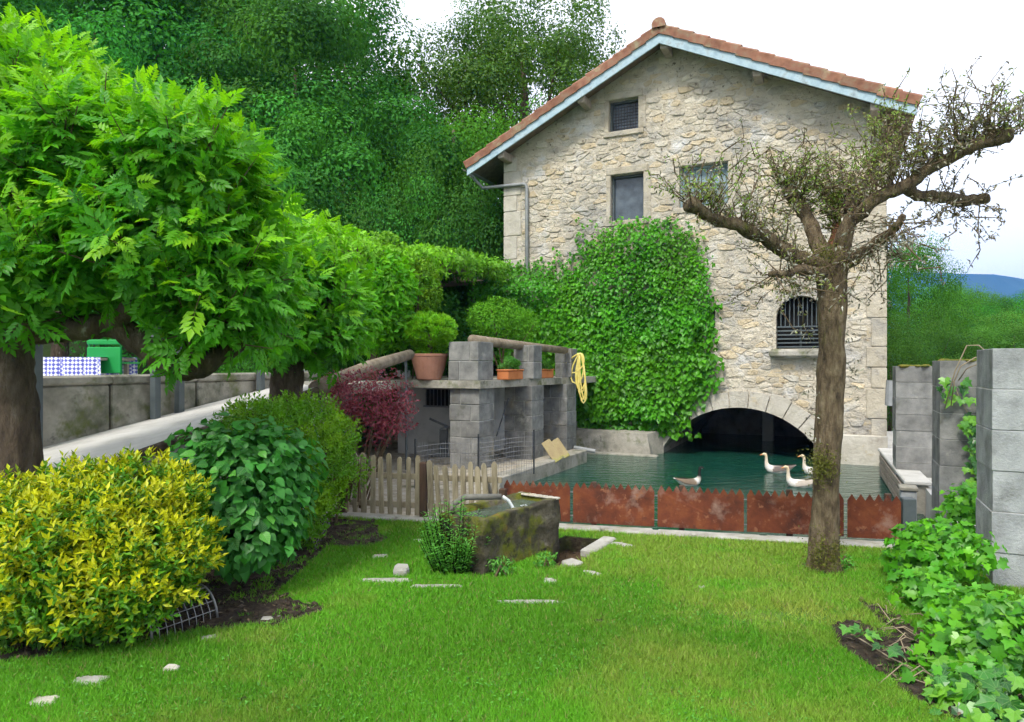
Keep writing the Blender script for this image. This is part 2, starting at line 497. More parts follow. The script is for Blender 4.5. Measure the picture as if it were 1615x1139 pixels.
M['log'] = mat('peeled_log', [(.12, .095, .065), (.21, .17, .12), (.28, .24, .18)], 6, .9, .014, 25)
M['bark'] = mat('grey_brown_bark', [(.05, .036, .022), (.15, .11, .065), (.25, .20, .125)], 12, .95, .05, 26, stretch=(2, 2, .6), patch=[((.12, .13, .02), 3.2, .58, .68)])
M['bark_red'] = mat('reddish_peeled_bark', [(.10, .04, .02), (.18, .08, .04)], 8, .95, .02, 22, stretch=(2, 2, .5))
M['bark_dark'] = mat('dark_bark', [(.035, .025, .018), (.085, .062, .042), (.15, .12, .09)], 7, .95, .035, 18, stretch=(1.6, 1.6, .6), patch=[((.30, .29, .26), 7, .64, .70), ((.07, .08, .02), 3, .58, .7)])
M['trough'] = mat('mossy_trough_stone', [(.03, .026, .018), (.08, .07, .045), (.18, .16, .12)], 6, .95, .05, 14, patch=[((.115, .125, .012), 3.2, .47, .56), ((.20, .13, .025), 3.6, .58, .66), ((.02, .018, .014), 5, .60, .68)])
M['pot'] = mat('terracotta_pot', [(.28, .13, .085), (.38, .19, .13)], 5, .85, .002, 30, patch=[((.42, .33, .26), 4, .6, .75)])
M['planter'] = mat('orange_planter', [(.42, .13, .04), (.52, .19, .07)], 5, .7)
M['hose'] = mat('yellow_hose', [(.62, .50, .10), (.74, .64, .22)], 8, .4, spec=.5)
M['plank'] = mat('wet_plank', [(.24, .18, .10), (.34, .29, .14)], 7, .8, .003, 30, patch=[((.22, .24, .03), 3, .55, .66)])
M['green_panel'] = mat('green_plastic', [(.01, .24, .05), (.012, .28, .06)], 2, .45)
M['white'] = mat('white_feather', [(.56, .53, .48), (.72, .70, .66)], 14, .8, tint=True)
M['beak'] = mat('orange_beak', [(.58, .22, .06), (.66, .30, .10)], 10, .5)
M['beak_black'] = mat('black_beak', [(.02, .02, .02)], 10, .4)
M['wire'] = mat('grey_wire', [(.16, .16, .16), (.24, .24, .24)], 10, .5, metallic=.5)
M['twig'] = mat('dry_twig', [(.22, .17, .11), (.34, .28, .19)], 10, .9)
M['stem'] = mat('brown_stem', [(.08, .055, .03), (.14, .10, .06)], 10, .9)
M['hill'] = mat('forested_hill', [(.02, .045, .02), (.035, .07, .03)], .02, 1.0)

def water_mat():
    m = bpy.data.materials.new('pond_water'); m.use_nodes = True
    N = m.node_tree.nodes; Lk = m.node_tree.links; bs = N['Principled BSDF']
    bs.inputs['Base Color'].default_value = (.005, .056, .038, 1)
    bs.inputs['Roughness'].default_value = .06; bs.inputs['IOR'].default_value = 1.33
    murk = N.new('ShaderNodeTexNoise'); murk.inputs['Scale'].default_value = .5; murk.inputs['Detail'].default_value = 5
    mr_ = N.new('ShaderNodeValToRGB'); mr_.color_ramp.elements[0].position = .3; mr_.color_ramp.elements[1].position = .7
    mr_.color_ramp.elements[0].color = (.004, .040, .030, 1); mr_.color_ramp.elements[1].color = (.014, .078, .045, 1)
    Lk.new(murk.outputs['Fac'], mr_.inputs['Fac']); Lk.new(mr_.outputs[0], bs.inputs['Base Color'])
    tc = N.new('ShaderNodeTexCoord'); mp = N.new('ShaderNodeMapping'); mp.inputs['Scale'].default_value = (1.0, 2.6, 1)
    n = N.new('ShaderNodeTexNoise'); n.inputs['Scale'].default_value = 2.6; n.inputs['Detail'].default_value = 4; n.inputs['Distortion'].default_value = .6
    b = N.new('ShaderNodeBump'); b.inputs['Distance'].default_value = .035; b.inputs['Strength'].default_value = .8
    Lk.new(tc.outputs['Object'], mp.inputs[0]); Lk.new(mp.outputs[0], n.inputs['Vector']); Lk.new(n.outputs['Fac'], b.inputs['Height']); Lk.new(b.outputs[0], bs.inputs['Normal'])
    return m
M['water'] = water_mat()

def cloth_mat():
    m = bpy.data.materials.new('blue_lattice_cloth'); m.use_nodes = True
    N = m.node_tree.nodes; Lk = m.node_tree.links; bs = N['Principled BSDF']
    tc = N.new('ShaderNodeTexCoord'); mp = N.new('ShaderNodeMapping')
    mp.inputs['Rotation'].default_value = (0, R(45), 0); mp.inputs['Scale'].default_value = (1, 1, 1)
    ck = N.new('ShaderNodeTexChecker'); ck.inputs['Scale'].default_value = 26
    ck.inputs['Color1'].default_value = (.10, .11, .48, 1); ck.inputs['Color2'].default_value = (.72, .74, .80, 1)
    Lk.new(tc.outputs['Object'], mp.inputs[0]); Lk.new(mp.outputs[0], ck.inputs['Vector']); Lk.new(ck.outputs[0], bs.inputs['Base Color'])
    bs.inputs['Roughness'].default_value = .8
    return m
M['cloth'] = cloth_mat()

# leaf materials (real leaf colours; per-leaf tint varies them)
LM = {}
LM['ash'] = leafmat('ash_leaf', (.135, .450, .014), .45, .5)
LM['ash_obj'] = leafmat('ash_leaf_single', (.085, .360, .018), .45, .5, tint=False, alt=(.290, .600, .014), dark=(.045, .220, .018))
LM['forest'] = leafmat('forest_leaf', (.052, .210, .026), .7, .36, spec=.15, rndv=.36)
LM['forest2'] = leafmat('forest_leaf_bright', (.080, .250, .020), .7, .4, spec=.15, rndv=.32)
LM['oak'] = leafmat('oak_leaf', (.066, .165, .012), .55, .4)
LM['shrub'] = leafmat('shrub_leaf', (.066, .190, .022), .6, .36, spec=.15, rndv=.3)
LM['euonymus'] = leafmat('variegated_leaf', (1, 1, 1), .4, .30, tcol=(1.05, 1.0, .5))
LM['hydra'] = leafmat('broad_leaf', (.055, .260, .036), .45, .4)
LM['hydra_obj'] = leafmat('broad_leaf_single', (.048, .235, .032), .42, .4, tint=False, alt=(.110, .390, .050), dark=(.026, .140, .026), vein='pinnate')
LM['hedge'] = leafmat('privet_leaf', (.150, .360, .016), .45, .4)
LM['berberis'] = leafmat('purple_barberry_leaf', (.270, .065, .090), .5, .34, tcol=(1.2, .8, .8))
LM['ivy'] = leafmat('ivy_leaf', (.080, .320, .014), .40, .36)
LM['ivy_obj'] = leafmat('ivy_leaf_single', (.055, .235, .028), .33, .34, tint=False, alt=(.200, .480, .035), dark=(.018, .095, .018), vein='palmate', spec=.5)
LM['creeper'] = leafmat('creeper_leaf', (.190, .460, .018), .5, .44)
LM['plane'] = leafmat('withered_leaf', (1, 1, 1), .6, .25, tcol=(1, 1, .7))
LM['grass'] = leafmat('grass_blade', (1, 1, 1), .55, .30, tcol=(1.1, 1.1, .5), spec=.2)
LM['box'] = leafmat('dwarf_conifer_leaf', (.190, .480, .014), .5, .38)
LM['herb'] = leafmat('herb_leaf', (.110, .360, .050), .5, .4)
# ------------------------------------------------------------------ terrain, lawn, pond, paving
WZ = -0.35                                   # water level
def KY(x): return 6.72 - 0.24 * x            # lawn edge along the pond

def smooth(a, b, x):
    t = np.clip((x - a) / (b - a), 0, 1); return t * t * (3 - 2 * t)
def terr(x, y):
    x = np.asarray(x, float); y = np.asarray(y, float)
    t = -.45 * x + .6 * y
    hill = smooth(10, 42, t) * 15 * smooth(7, -6, x - .1 * y) + smooth(40, 130, t) * 25 * smooth(10, -20, x)
    return -1.1 + hill

def terrain():
    xs = np.concatenate([np.linspace(-3000, -80, 14), np.linspace(-75, 75, 61), np.linspace(80, 3000, 14)])
    ys = np.concatenate([np.linspace(-400, -20, 6), np.linspace(-16, 110, 64), np.linspace(120, 3500, 14)])
    X, Y = np.meshgrid(xs, ys)
    Z = terr(X, Y)
    V = np.stack([X.ravel(), Y.ravel(), Z.ravel()], 1)
    nx = len(xs); ny = len(ys)
    i = (np.arange(ny - 1)[:, None] * nx + np.arange(nx - 1)[None, :]).ravel()
    Fc = np.stack([i, i + 1, i + nx + 1, i + nx], 1)
    np_obj('terrain', V, Fc, M['terrain'], kind='structure', smooth=True)
terrain()

PIT = [(.33, 5.36), (.53, 5.46), (.90, 6.26), (.50, 6.40), (.30, 6.12)]
def slab_with_hole(name, outer, hole, z0, z1, m):
    vs = [Vector((x, y, 0)) for x, y in outer]; hs = [Vector((x, y, 0)) for x, y in hole]
    tris = tessellate_polygon([vs, hs])
    al = list(outer) + list(hole); n = len(al)
    mb = MB()
    V = [(x, y, z1) for x, y in al] + [(x, y, z0) for x, y in al]
    fs = []
    for t in tris:
        a, b, c = [Vector((*al[i], 0)) for i in t]
        fs.append(tuple(t) if (b - a).cross(c - a).z > 0 else tuple(reversed(t)))
    no = len(outer); nh = len(hole)
    fs += [(i, i + n, (i + 1) % no + n, (i + 1) % no) for i in range(no)]
    fs += [(no + i, no + (i + 1) % nh, no + (i + 1) % nh + n, no + i + n) for i in range(nh)]
    mb.add(V, fs)
    return mb.build(name, m, kind='structure')
slab_with_hole('lawn', [(-9, -4), (9.5, -4), (9.5, KY(9.5)), (-9, KY(-9))], PIT, -1.3, 0.0, M['turf'])
MB().prism([(x, y) for x, y in [(.1, 5.2), (.7, 5.3), (1.0, 6.4), (.2, 6.6)]], -1.2, -.17).build('channel_bed', M['soil'], kind='structure')

# pond
pond = [(-.30, 6.9), (-.33, 10.4), (1.32, 13.7)] + [tuple(H(-2.3, 0.4, 0))[:2], tuple(H(-2.3, 5.2, 0))[:2], tuple(H(4.6, 5.2, 0))[:2]] + [(6.75, 12.2), (5.35, 8.9), (3.9, 5.7)]
mbw = MB()
_pts = pond + [(3.7, KY(3.7) + .05), (-.3, KY(-.3) + .05)]
mbw.add([(x, y, WZ) for x, y in _pts], [tuple(range(len(_pts) - 1, -1, -1))])
_w = mbw.build('pond_water', M['water'], kind='structure')

# yard beyond the picket fence and paving right of the pond
MB().prism([(-.33, KY(-.3) + .33), (-.36, 10.4), (1.28, 13.7), tuple(H(-2.0, -.02, 0))[:2], tuple(H(-9, -.02, 0))[:2], (-9, 9.4), (-9, KY(-9) + .33)], -1.25, -.14).build('yard', M['gravel'], kind='structure')
MB().prism([(5.36, 8.86), (6.76, 12.2), (8.8, 16.5), (22, 16.5), (22, 1.45), (4.6, KY(4.6) + .03), (3.95, KY(3.95) + .03)], -1.25, -.01).build('side_path', M['ramp'], kind='structure')
# low ledge at the foot of the terrace along the pond
tag(MB().beam((-.28, 10.35, -.27), (1.40, 13.72, -.27), .22, .34, bev=.02).build('pond_ledge', M['concrete']), 'mossy concrete ledge along the pond under the terrace pillars', 'ledge')

# kerb in two courses of stones
kerb = thing('pond_kerb', (0, KY(0), -.2), None, None); tag(kerb, kind='structure')
kd = Vector((1, -.24, 0)).normalized(); kn = Vector((.24, 1, 0)).normalized()
def K(x, off, z): return Vector((x, KY(x), z)) + kn * off
x = -2.15
while x < 4.0:
    L = rnd.uniform(.75, 1.15)
    if x + L > 4.0: L = 4.05 - x
    MB().box(K(x + L / 2, .075, -.06), (L - .012, .15, .16 + rnd.uniform(0, .012)), kd, kn, (0, 0, 1), .012).build('kerb_stone', M['kerb'], kerb)
    x += L
x = -2.3
while x < 3.9:
    L = rnd.uniform(.9, 1.3)
    MB().box(K(x + L / 2, .235, -.09 + rnd.uniform(-.004, .004)), (L - .012, .13, .18), kd, kn, (0, 0, 1), .012).build('kerb_stone', M['kerb'], kerb)
    x += L

# ------------------------------------------------------------------ stone house
def pip(x, y, poly):
    c = False; j = len(poly) - 1
    for i in range(len(poly)):
        if (poly[i][1] > y) != (poly[j][1] > y) and x < (poly[j][0] - poly[i][0]) * (y - poly[i][1]) / (poly[j][1] - poly[i][1]) + poly[i][0]:
            c = not c
        j = i
    return c
def to_px(p):
    return CX + p[0] / p[1] * F, HY - (p[2] - CAMZ) / p[1] * F

OV = 0.55
s0, zr = FP(1040, 49, OV)
sLt, zLt = FP(737, 263, OV)
sRt, zRt = FP(1446, 163, OV)
slL = (zr - zLt) / (s0 - sLt); slR = (zr - zRt) / (sRt - s0)
def zroof(s): return zr - (s0 - s) * slL if s < s0 else zr - (s - s0) * slR
sWL = FP(796, 400)[0]; sWR = FP(1397, 400)[0]
HD = 9.5
house = thing('stone_mill_house', H(0, 0, WZ), 'old rubble stone mill house with gabled tile roof standing over the pond', 'house', rz=-A25)

IVY = [(770, 440), (800, 430), (828, 416), (850, 432), (915, 428), (925, 382), (985, 352), (1045, 347), (1085, 372), (1112, 400), (1104, 430), (1120, 455), (1100, 480), (1124, 508), (1106, 545), (1136, 576), (1108, 600), (1096, 630), (1076, 655), (1066, 674), (1030, 678), (980, 674), (925, 682), (908, 640), (900, 590), (850, 560), (790, 555), (742, 522), (745, 480)]

def rect(x0, y0, x1, y1):
    (a, _), (b, _) = FP(x0, y0), FP(x1, y0)
    z1 = FP((x0 + x1) / 2, y0)[1]; z0 = FP((x0 + x1) / 2, y1)[1]
    return a, z0, b, z1
WIN = {'attic': rect(960, 156, 1007, 206), 'mid': rect(963, 274, 1015, 347), 'right': rect(1071, 259, 1148, 325), 'slit': rect(1119, 484, 1128, 516)}
ax0, az0, ax1, az1 = rect(1224, 466, 1302, 550)
# arched barred opening outline
ARCHWIN = [(ax0, az0), (ax1, az0), (ax1, az1 - .42)]
for k in range(1, 8):
    a = math.pi * k / 8
    ARCHWIN.append(((ax0 + ax1) / 2 + math.cos(a) * (ax1 - ax0) / 2, az1 - .42 + math.sin(a) * .42))
ARCHWIN.append((ax0, az1 - .42))
# mill-race arch: a circular arc over short jambs
qa, qz = FP(1045, 707); qb, _ = FP(1298, 700); qt = FP(1172, 643)[1]
sc = (qa + qb) / 2; hw = (qb - qa) / 2; rise = qt - qz
rad = (hw * hw + rise * rise) / (2 * rise); zc = qt - rad
a0 = math.asin(hw / rad)
arc = [(sc + rad * math.sin(-a0 + 2 * a0 * k / 14), zc + rad * math.cos(-a0 + 2 * a0 * k / 14)) for k in range(15)]
ZB = -1.1
outer = [(sWL, ZB), (qa, ZB)] + arc + [(qb, ZB), (sWR, ZB), (sWR, zroof(sWR) - .07), (s0, zr - .07), (sWL, zroof(sWL) - .07)]
holes = [[(a, b), (c, b), (c, d), (a, d)] for (a, b, c, d) in WIN.values()] + [ARCHWIN]
def gable():
    polys = [[Vector((x, z, 0)) for x, z in outer]] + [[Vector((x, z, 0)) for x, z in h] for h in holes]
    tris = tessellate_polygon(polys)
    al = outer + [p for h in holes for p in h]
    mb = MB()
    fs = []
    for t in tris:
        a, b, c = [Vector((*al[i], 0)) for i in t]
        fs.append(tuple(t) if (b - a).cross(c - a).z > 0 else tuple(reversed(t)))
    mb.add([H(x, 0, z) for x, z in al], fs)
    for h in holes:                                     # reveals
        n = len(h)
        mb.add([H(x, 0, z) for x, z in h] + [H(x, .32, z) for x, z in h], [(i, (i + 1) % n, n + (i + 1) % n, n + i) for i in range(n)])
    # side and back walls
    e = [H(sWL, 0, ZB), H(sWL, HD, ZB), H(sWL, HD, zroof(sWL) - .07), H(sWL, 0, zroof(sWL) - .07)]
    mb.add(e, [(0, 3, 2, 1)])
    e = [H(sWR, 0, ZB), H(sWR, HD, ZB), H(sWR, HD, zroof(sWR) - .07), H(sWR, 0, zroof(sWR) - .07)]
    mb.add(e, [(0, 1, 2, 3)])
    mb.add([H(sWL, HD, ZB), H(sWR, HD, ZB), H(sWR, HD, zroof(sWR) - .07), H(s0, HD, zr - .07), H(sWL, HD, zroof(sWL) - .07)], [(0, 4, 3, 2, 1)])
    return mb.build('wall', M['mortar'], house)
wall = gable()
# mill race vault behind the arch
mb = MB()
o2 = [(qa, ZB)] + arc + [(qb, ZB)]
n = len(o2)
mb.add([H(x, .0, z) for x, z in o2] + [H(x, 5.0, z) for x, z in o2], [(i, n + i, n + i + 1, i + 1) for i in range(n - 1)] + [tuple(range(n, 2 * n))])
mb.build('vault', M['concrete'], house)
MB().hbox(sc + .15, sc + .42, 3.6, 3.9, ZB, qt - .12, .02).build('race_pier', M['whitewash'], house)

# rubble stones: irregular cells, each with its own edges and depth
def clip(poly, nx, ny, c):
    out = []
    for i in range(len(poly)):
        p = poly[i]; q = poly[(i + 1) % len(poly)]
        dp = p[0] * nx + p[1] * ny - c; dq = q[0] * nx + q[1] * ny - c
        if dp <= 0: out.append(p)
        if (dp < 0 < dq) or (dq < 0 < dp):
            t = dp / (dp - dq); out.append((p[0] + (q[0] - p[0]) * t, p[1] + (q[1] - p[1]) * t))
    return out
QW = .46                                     # quoin width
def stones():
    g = random.Random(5)
    AS = .52
    seeds = []
    cw, chh = .235, .115
    z = WZ + .1; row = 0
    while z < zr:
        s = sWL + (row % 2) * cw / 2
        while s < sWR:
            seeds.append(((s + g.uniform(-.45, .45) * cw), z + g.uniform(-.42, .42) * chh))
            s += cw * g.choice((.7, .9, 1, 1.15, 1.5))
        z += chh * g.uniform(.85, 1.25); row += 1
    inset = .045
    rects = list(WIN.values())
    M_ = .10
    ok = []
    for (s, z) in seeds:
        if not (sWL + QW < s < sWR - QW * .8): continue
        if z > zroof(s) - .22: continue
        if any(a - M_ < s < c + M_ and b - M_ < z < d + M_ for a, b, c, d in rects): continue
        if ax0 - .05 < s < ax1 + .05 and az0 - .25 < z < az1 + .05: continue
        if math.hypot(s - sc, z - zc) < rad + .42 and qa - .15 < s < qb + .15: continue
        if z < qz and qa - .1 < s < qb + .1: continue
        px, py = to_px(H(s, 0, z))
        if pip(px, py, IVY) and pip(px - 22, py, IVY) and pip(px + 22, py, IVY) and pip(px, py - 22, IVY): continue
        if float(vnoise(np.array(s), np.array(z), 2.3, 12)) * .7 + g.random() * .5 > .80: continue
        ok.append((s, z))
    pts = np.array(ok) * np.array([AS, 1])
    cells = []
    for i, (s, z) in enumerate(ok):
        d2 = ((pts - pts[i]) ** 2).sum(1); nb = np.argsort(d2)[1:22]
        u, v = pts[i]
        rr_ = g.uniform(.055, .13)
        poly = [(u - rr_ * 1.1, v - rr_ * .8), (u + rr_ * .9, v - rr_ * .9), (u + rr_ * 1.1, v + rr_ * .8), (u - rr_, v + rr_ * .9)]
        for j in nb:
            a, b = pts[j]; nx, ny = a - u, b - v
            L = math.hypot(nx, ny)
            if L < 1e-4: continue
            nx /= L; ny /= L
            poly = clip(poly, nx, ny, (nx * (u + a) + ny * (v + b)) / 2 - .009)
            if len(poly) < 3: break
        if len(poly) < 3: continue
        poly = [(p[0] / AS, p[1]) for p in poly]
        for (a, b, c, d) in rects + [(ax0, az0 - .14, ax1, az1)]:
            a -= .06; c += .06; b -= .07; d += .07
            sep = [(a - s, (1, 0, a)), (s - c, (-1, 0, -c)), (b - z, (0, 1, b)), (z - d, (0, -1, -d))]
            q, (nx, ny, cc) = max(sep, key=lambda e: e[0])
            if -.3 < q < .8: poly = clip(poly, nx, ny, cc)
            if len(poly) < 3: break
        if len(poly) < 3: continue
        poly = clip(poly, -1, 0, -(sWL + QW + .01)); poly = clip(poly, 1, 0, sWR - QW * .7)
        if len(poly) < 3: continue
        poly = clip(poly, slL if s < s0 else slR, 1, 0) if False else poly
        k = slR if s > s0 else -slL
        poly = clip(poly, k, 1, zr - .16 + k * s0)
        L = math.hypot(s - sc, z - zc)
        if len(poly) >= 3 and L < rad + 1.2 and qa - .2 < s < qb + .2:
            nx, ny = (sc - s) / L, (zc - z) / L
            poly = clip(poly, nx, ny, nx * sc + ny * zc - (rad + .40))
        if len(poly) < 3: continue
        ar = abs(sum(poly[t][0] * poly[(t + 1) % len(poly)][1] - poly[(t + 1) % len(poly)][0] * poly[t][1] for t in range(len(poly)))) / 2
        if ar < .006: continue
        # rounded corners
        r2 = []
        for t in range(len(poly)):
            p, q = poly[t], poly[(t + 1) % len(poly)]
            if math.hypot(p[0] - q[0], p[1] - q[1]) < .02: r2.append(p); continue
            e = g.uniform(.12, .24)
            for f in (e, 1 - e): r2.append((p[0] + (q[0] - p[0]) * f + g.uniform(-.012, .012), p[1] + (q[1] - p[1]) * f + g.uniform(-.012, .012)))
        cx = sum(p[0] for p in r2) / len(r2); cz = sum(p[1] for p in r2) / len(r2)
        cells.append((ar, r2, cx, cz))
    cells.sort(key=lambda c: -c[0])
    rest = MB()
    for idx, (ar, poly, cx, cz) in enumerate(cells):
        mb = MB() if idx < 300 else rest
        d = g.choice((.003, .006, .010, .015, .022)); tx, tz = g.uniform(-.05, .05), g.uniform(-.05, .05)
        w = g.random()
        base = (1, .98, .95) if w < .50 else ((1.04, .95, .80) if w < .70 else ((.90, .91, .93) if w < .90 else (1.16, 1.16, 1.16)))
        b = g.uniform(.88, 1.10)
        mb.ct = tuple(c * b for c in base)
        n = len(poly)
        f = 1 - .028 / math.sqrt(ar)
        r0 = [H(x, .01, z) for x, z in poly]
        r1 = [H(x, -d * .75 , z) for x, z in poly]
        r2 = [H(cx + (x - cx) * f, -d - (x - cx) * tx - (z - cz) * tz - g.uniform(0, .006), cz + (z - cz) * f) for x, z in poly]
        fs = [(i, (i + 1) % n, n + (i + 1) % n, n + i) for i in range(n)] + [(n + i, n + (i + 1) % n, 2 * n + (i + 1) % n, 2 * n + i) for i in range(n)] + [tuple(range(2 * n, 3 * n))]
        mb.add(r0 + r1 + r2, fs)
        if idx < 300: mb.build('stone', M['stone'], house)
    rest.build('rubble', M['stone'], house, kind='stuff')
    print('stones', len(cells))
stones()

# quoins up both corners
for side in (-1, 1):
    z = ZB + .3; k = 0
    top = zroof(sWL if side < 0 else sWR) - .12
    while z < top - .1:
        h = rnd.uniform(.38, .60)
        if z + h > top: h = top - z
        w = QW - .02 if k % 2 else QW - .13
        a, b = (sWL - .018, sWL + w) if side < 0 else (sWR - w * .75, sWR + .018)
        MB().hbox(a, b, -.026 + rnd.uniform(-.006, .006), .35 if k % 2 else .5, z + .006, z + h - .006, .012).build('quoin', M['ashlar'] if side < 0 else M['quoin_tan'], house)
        z += h; k += 1
# arch ring of cut stones
for k in range(11):
    a = -a0 + 2 * a0 * k / 11 + .006; b = -a0 + 2 * a0 * (k + 1) / 11 - .006
    th = .36 + rnd.uniform(-.04, .05)
    mb = MB(); q = []
    for y in (.22, -.035 - rnd.uniform(0, .01)):
        for (r_, t) in ((rad + .001, a), (rad + .001, (a + b) / 2), (rad + .001, b), (rad + th, b), (rad + th, (a + b) / 2), (rad + th, a)):
            q.append(H(sc + r_ * math.sin(t), y, zc + r_ * math.cos(t)))
    mb.add(q, [(5, 4, 3, 2, 1, 0), (6, 7, 8, 9, 10, 11)] + [(i, (i + 1) % 6, 6 + (i + 1) % 6, 6 + i) for i in range(6)])
    mb.build('arch_stone', M['ashlar'], house)
for (a, b) in ((qa - .30, qa + .004), (qb - .004, qb + .30)):
    MB().hbox(a, b, -.03, .22, ZB, qz - .16, .01).build('jamb_stone', M['ashlar'], house)
# footing left of the arch with a splayed end, and the plinth right of it
f0 = FP(905, 700)[0]; f1 = qa - .02
zt = FP(990, 676)[1]
mb = MB()
q = [H(f0, -.03, ZB), H(f1 + .05, -.03, ZB), H(f1 + .05, -.03, zt), H(f0, -.03, zt), H(f0, -.55, ZB), H(f1 + .02, -.55, ZB), H(f1 - .22, -.42, zt - .06), H(f0, -.42, zt - .02)]
mb.add(q, [(0, 3, 2, 1), (4, 5, 6, 7), (3, 7, 6, 2), (1, 2, 6, 5), (0, 4, 7, 3)])
ft = mb.build('footing', M['concrete'], house)
MB().hbox(f0 - .05, f1 + .05, -.70, -.50, ZB, WZ + .035, .015).build('ledge', M['concrete'], ft)
pz = FP(1365, 686)[1]
MB().hbox(qb + .31, sWR + .03, -.11, -.035, ZB, pz, .02).build('plinth', M['ashlar'], house)

# windows
def win(key, kind):
    a, b, c, d = WIN[key]
    w = MB().hbox(a + .002, c - .002, .20, .23, b + .002, d - .002).build('window', M['glass'] if kind != 'shutter' else M['shutter'], house)
    fr = MB()
    t = .05
    for (x0, x1, z0, z1) in ((a, a + t, b, d), (c - t, c, b, d), (a + t, c - t, d - t, d), (a + t, c - t, b, b + t)):
        fr.hbox(x0 + .003, x1 - .003, .13, .199, z0 + .003, z1 - .003)
    if kind == 'glass': fr.hbox(a + t, c - t, .15, .199, (b + d) / 2 - .02, (b + d) / 2 + .02) if False else None
    fr.build('frame', M['steel'] if kind != 'shutter' else M['shutter'], w)
    if kind == 'screen':
        sc_ = MB()
        for i in range(1, 9):
            x = a + t + (c - a - 2 * t) * i / 9
            sc_.hbox(x - .006, x + .006, .17, .18, b + t, d - t)
        for i in range(1, 9):
            z = b + t + (d - b - 2 * t) * i / 9
            sc_.hbox(a + t, c - t, .182, .192, z - .005, z + .005)
        sc_.build('screen', M['mesh_dark'], w)
    if kind == 'shutter':
        n = 7
        for i in range(n):
            x0 = a + t + (c - a - 2 * t) * i / n; x1 = a + t + (c - a - 2 * t) * (i + 1) / n
            MB().hbox(x0 + .006, x1 - .006, .165 + rnd.uniform(0, .006), .199, b + t + .004, d - t - .004, .006).build('plank', M['shutter'], w)
    L = .12
    if key != 'slit':
        MB().hbox(a - .10, c + .10, -.030, .10, d + .003, d + .17, .012).build('lintel', M['quoin_tan'], w)
        MB().hbox(a - .12, c + .12, -.05, .13, b - .12, b - .003, .012).build('sill', M['quoin_tan'], w)
        if key != 'right':
            MB().hbox(a - .10, a - .003, -.024, .10, b + .003, d, .01).build('jamb', M['quoin_tan'], w)
        MB().hbox(c + .003, c + .17, -.026, .10, b + .003, d, .01).build('jamb', M['quoin_tan'], w)
win('attic', 'screen'); win('mid', 'glass'); win('right', 'shutter'); win('slit', 'glass')
bw = MB()
bw.add([H(x, .31, z) for x, z in ARCHWIN], [tuple(range(len(ARCHWIN)))])
bw = bw.build('window', M['dark'], house, label='barred window with arched top and heavy stone sill')
def archtop(s):
    m_ = (ax0 + ax1) / 2; h_ = (ax1 - ax0) / 2
    return az1 - .42 + math.sqrt(max(0, 1 - ((s - m_) / h_) ** 2)) * .42
zm = az0 + (az1 - az0) * .42
for i in range(1, 11):
    s = ax0 + (ax1 - ax0) * i / 11
    MB().tube([H(s, .12, zm), H(s, .12, archtop(s) - .004)], .012, 6).build('bar', M['steel'], bw)
for i in range(6):
    z = az0 + .04 + (zm - az0 - .04) * i / 5
    MB().hbox(ax0 + .004, ax1 - .004, .10, .135, z - .014, z + .014).build('rail', M['steel'], bw)
MB().hbox((ax0 + ax1) / 2 - .02, (ax0 + ax1) / 2 + .02, .137, .16, az0 + .02, zm).build('post', M['steel'], bw)
sl = MB(); sl.hbox(ax0 - .12, ax1 + .1, -.24, .1, az0 - .19, az0 - .01, .05)
sl.build('sill', M['concrete'], bw)

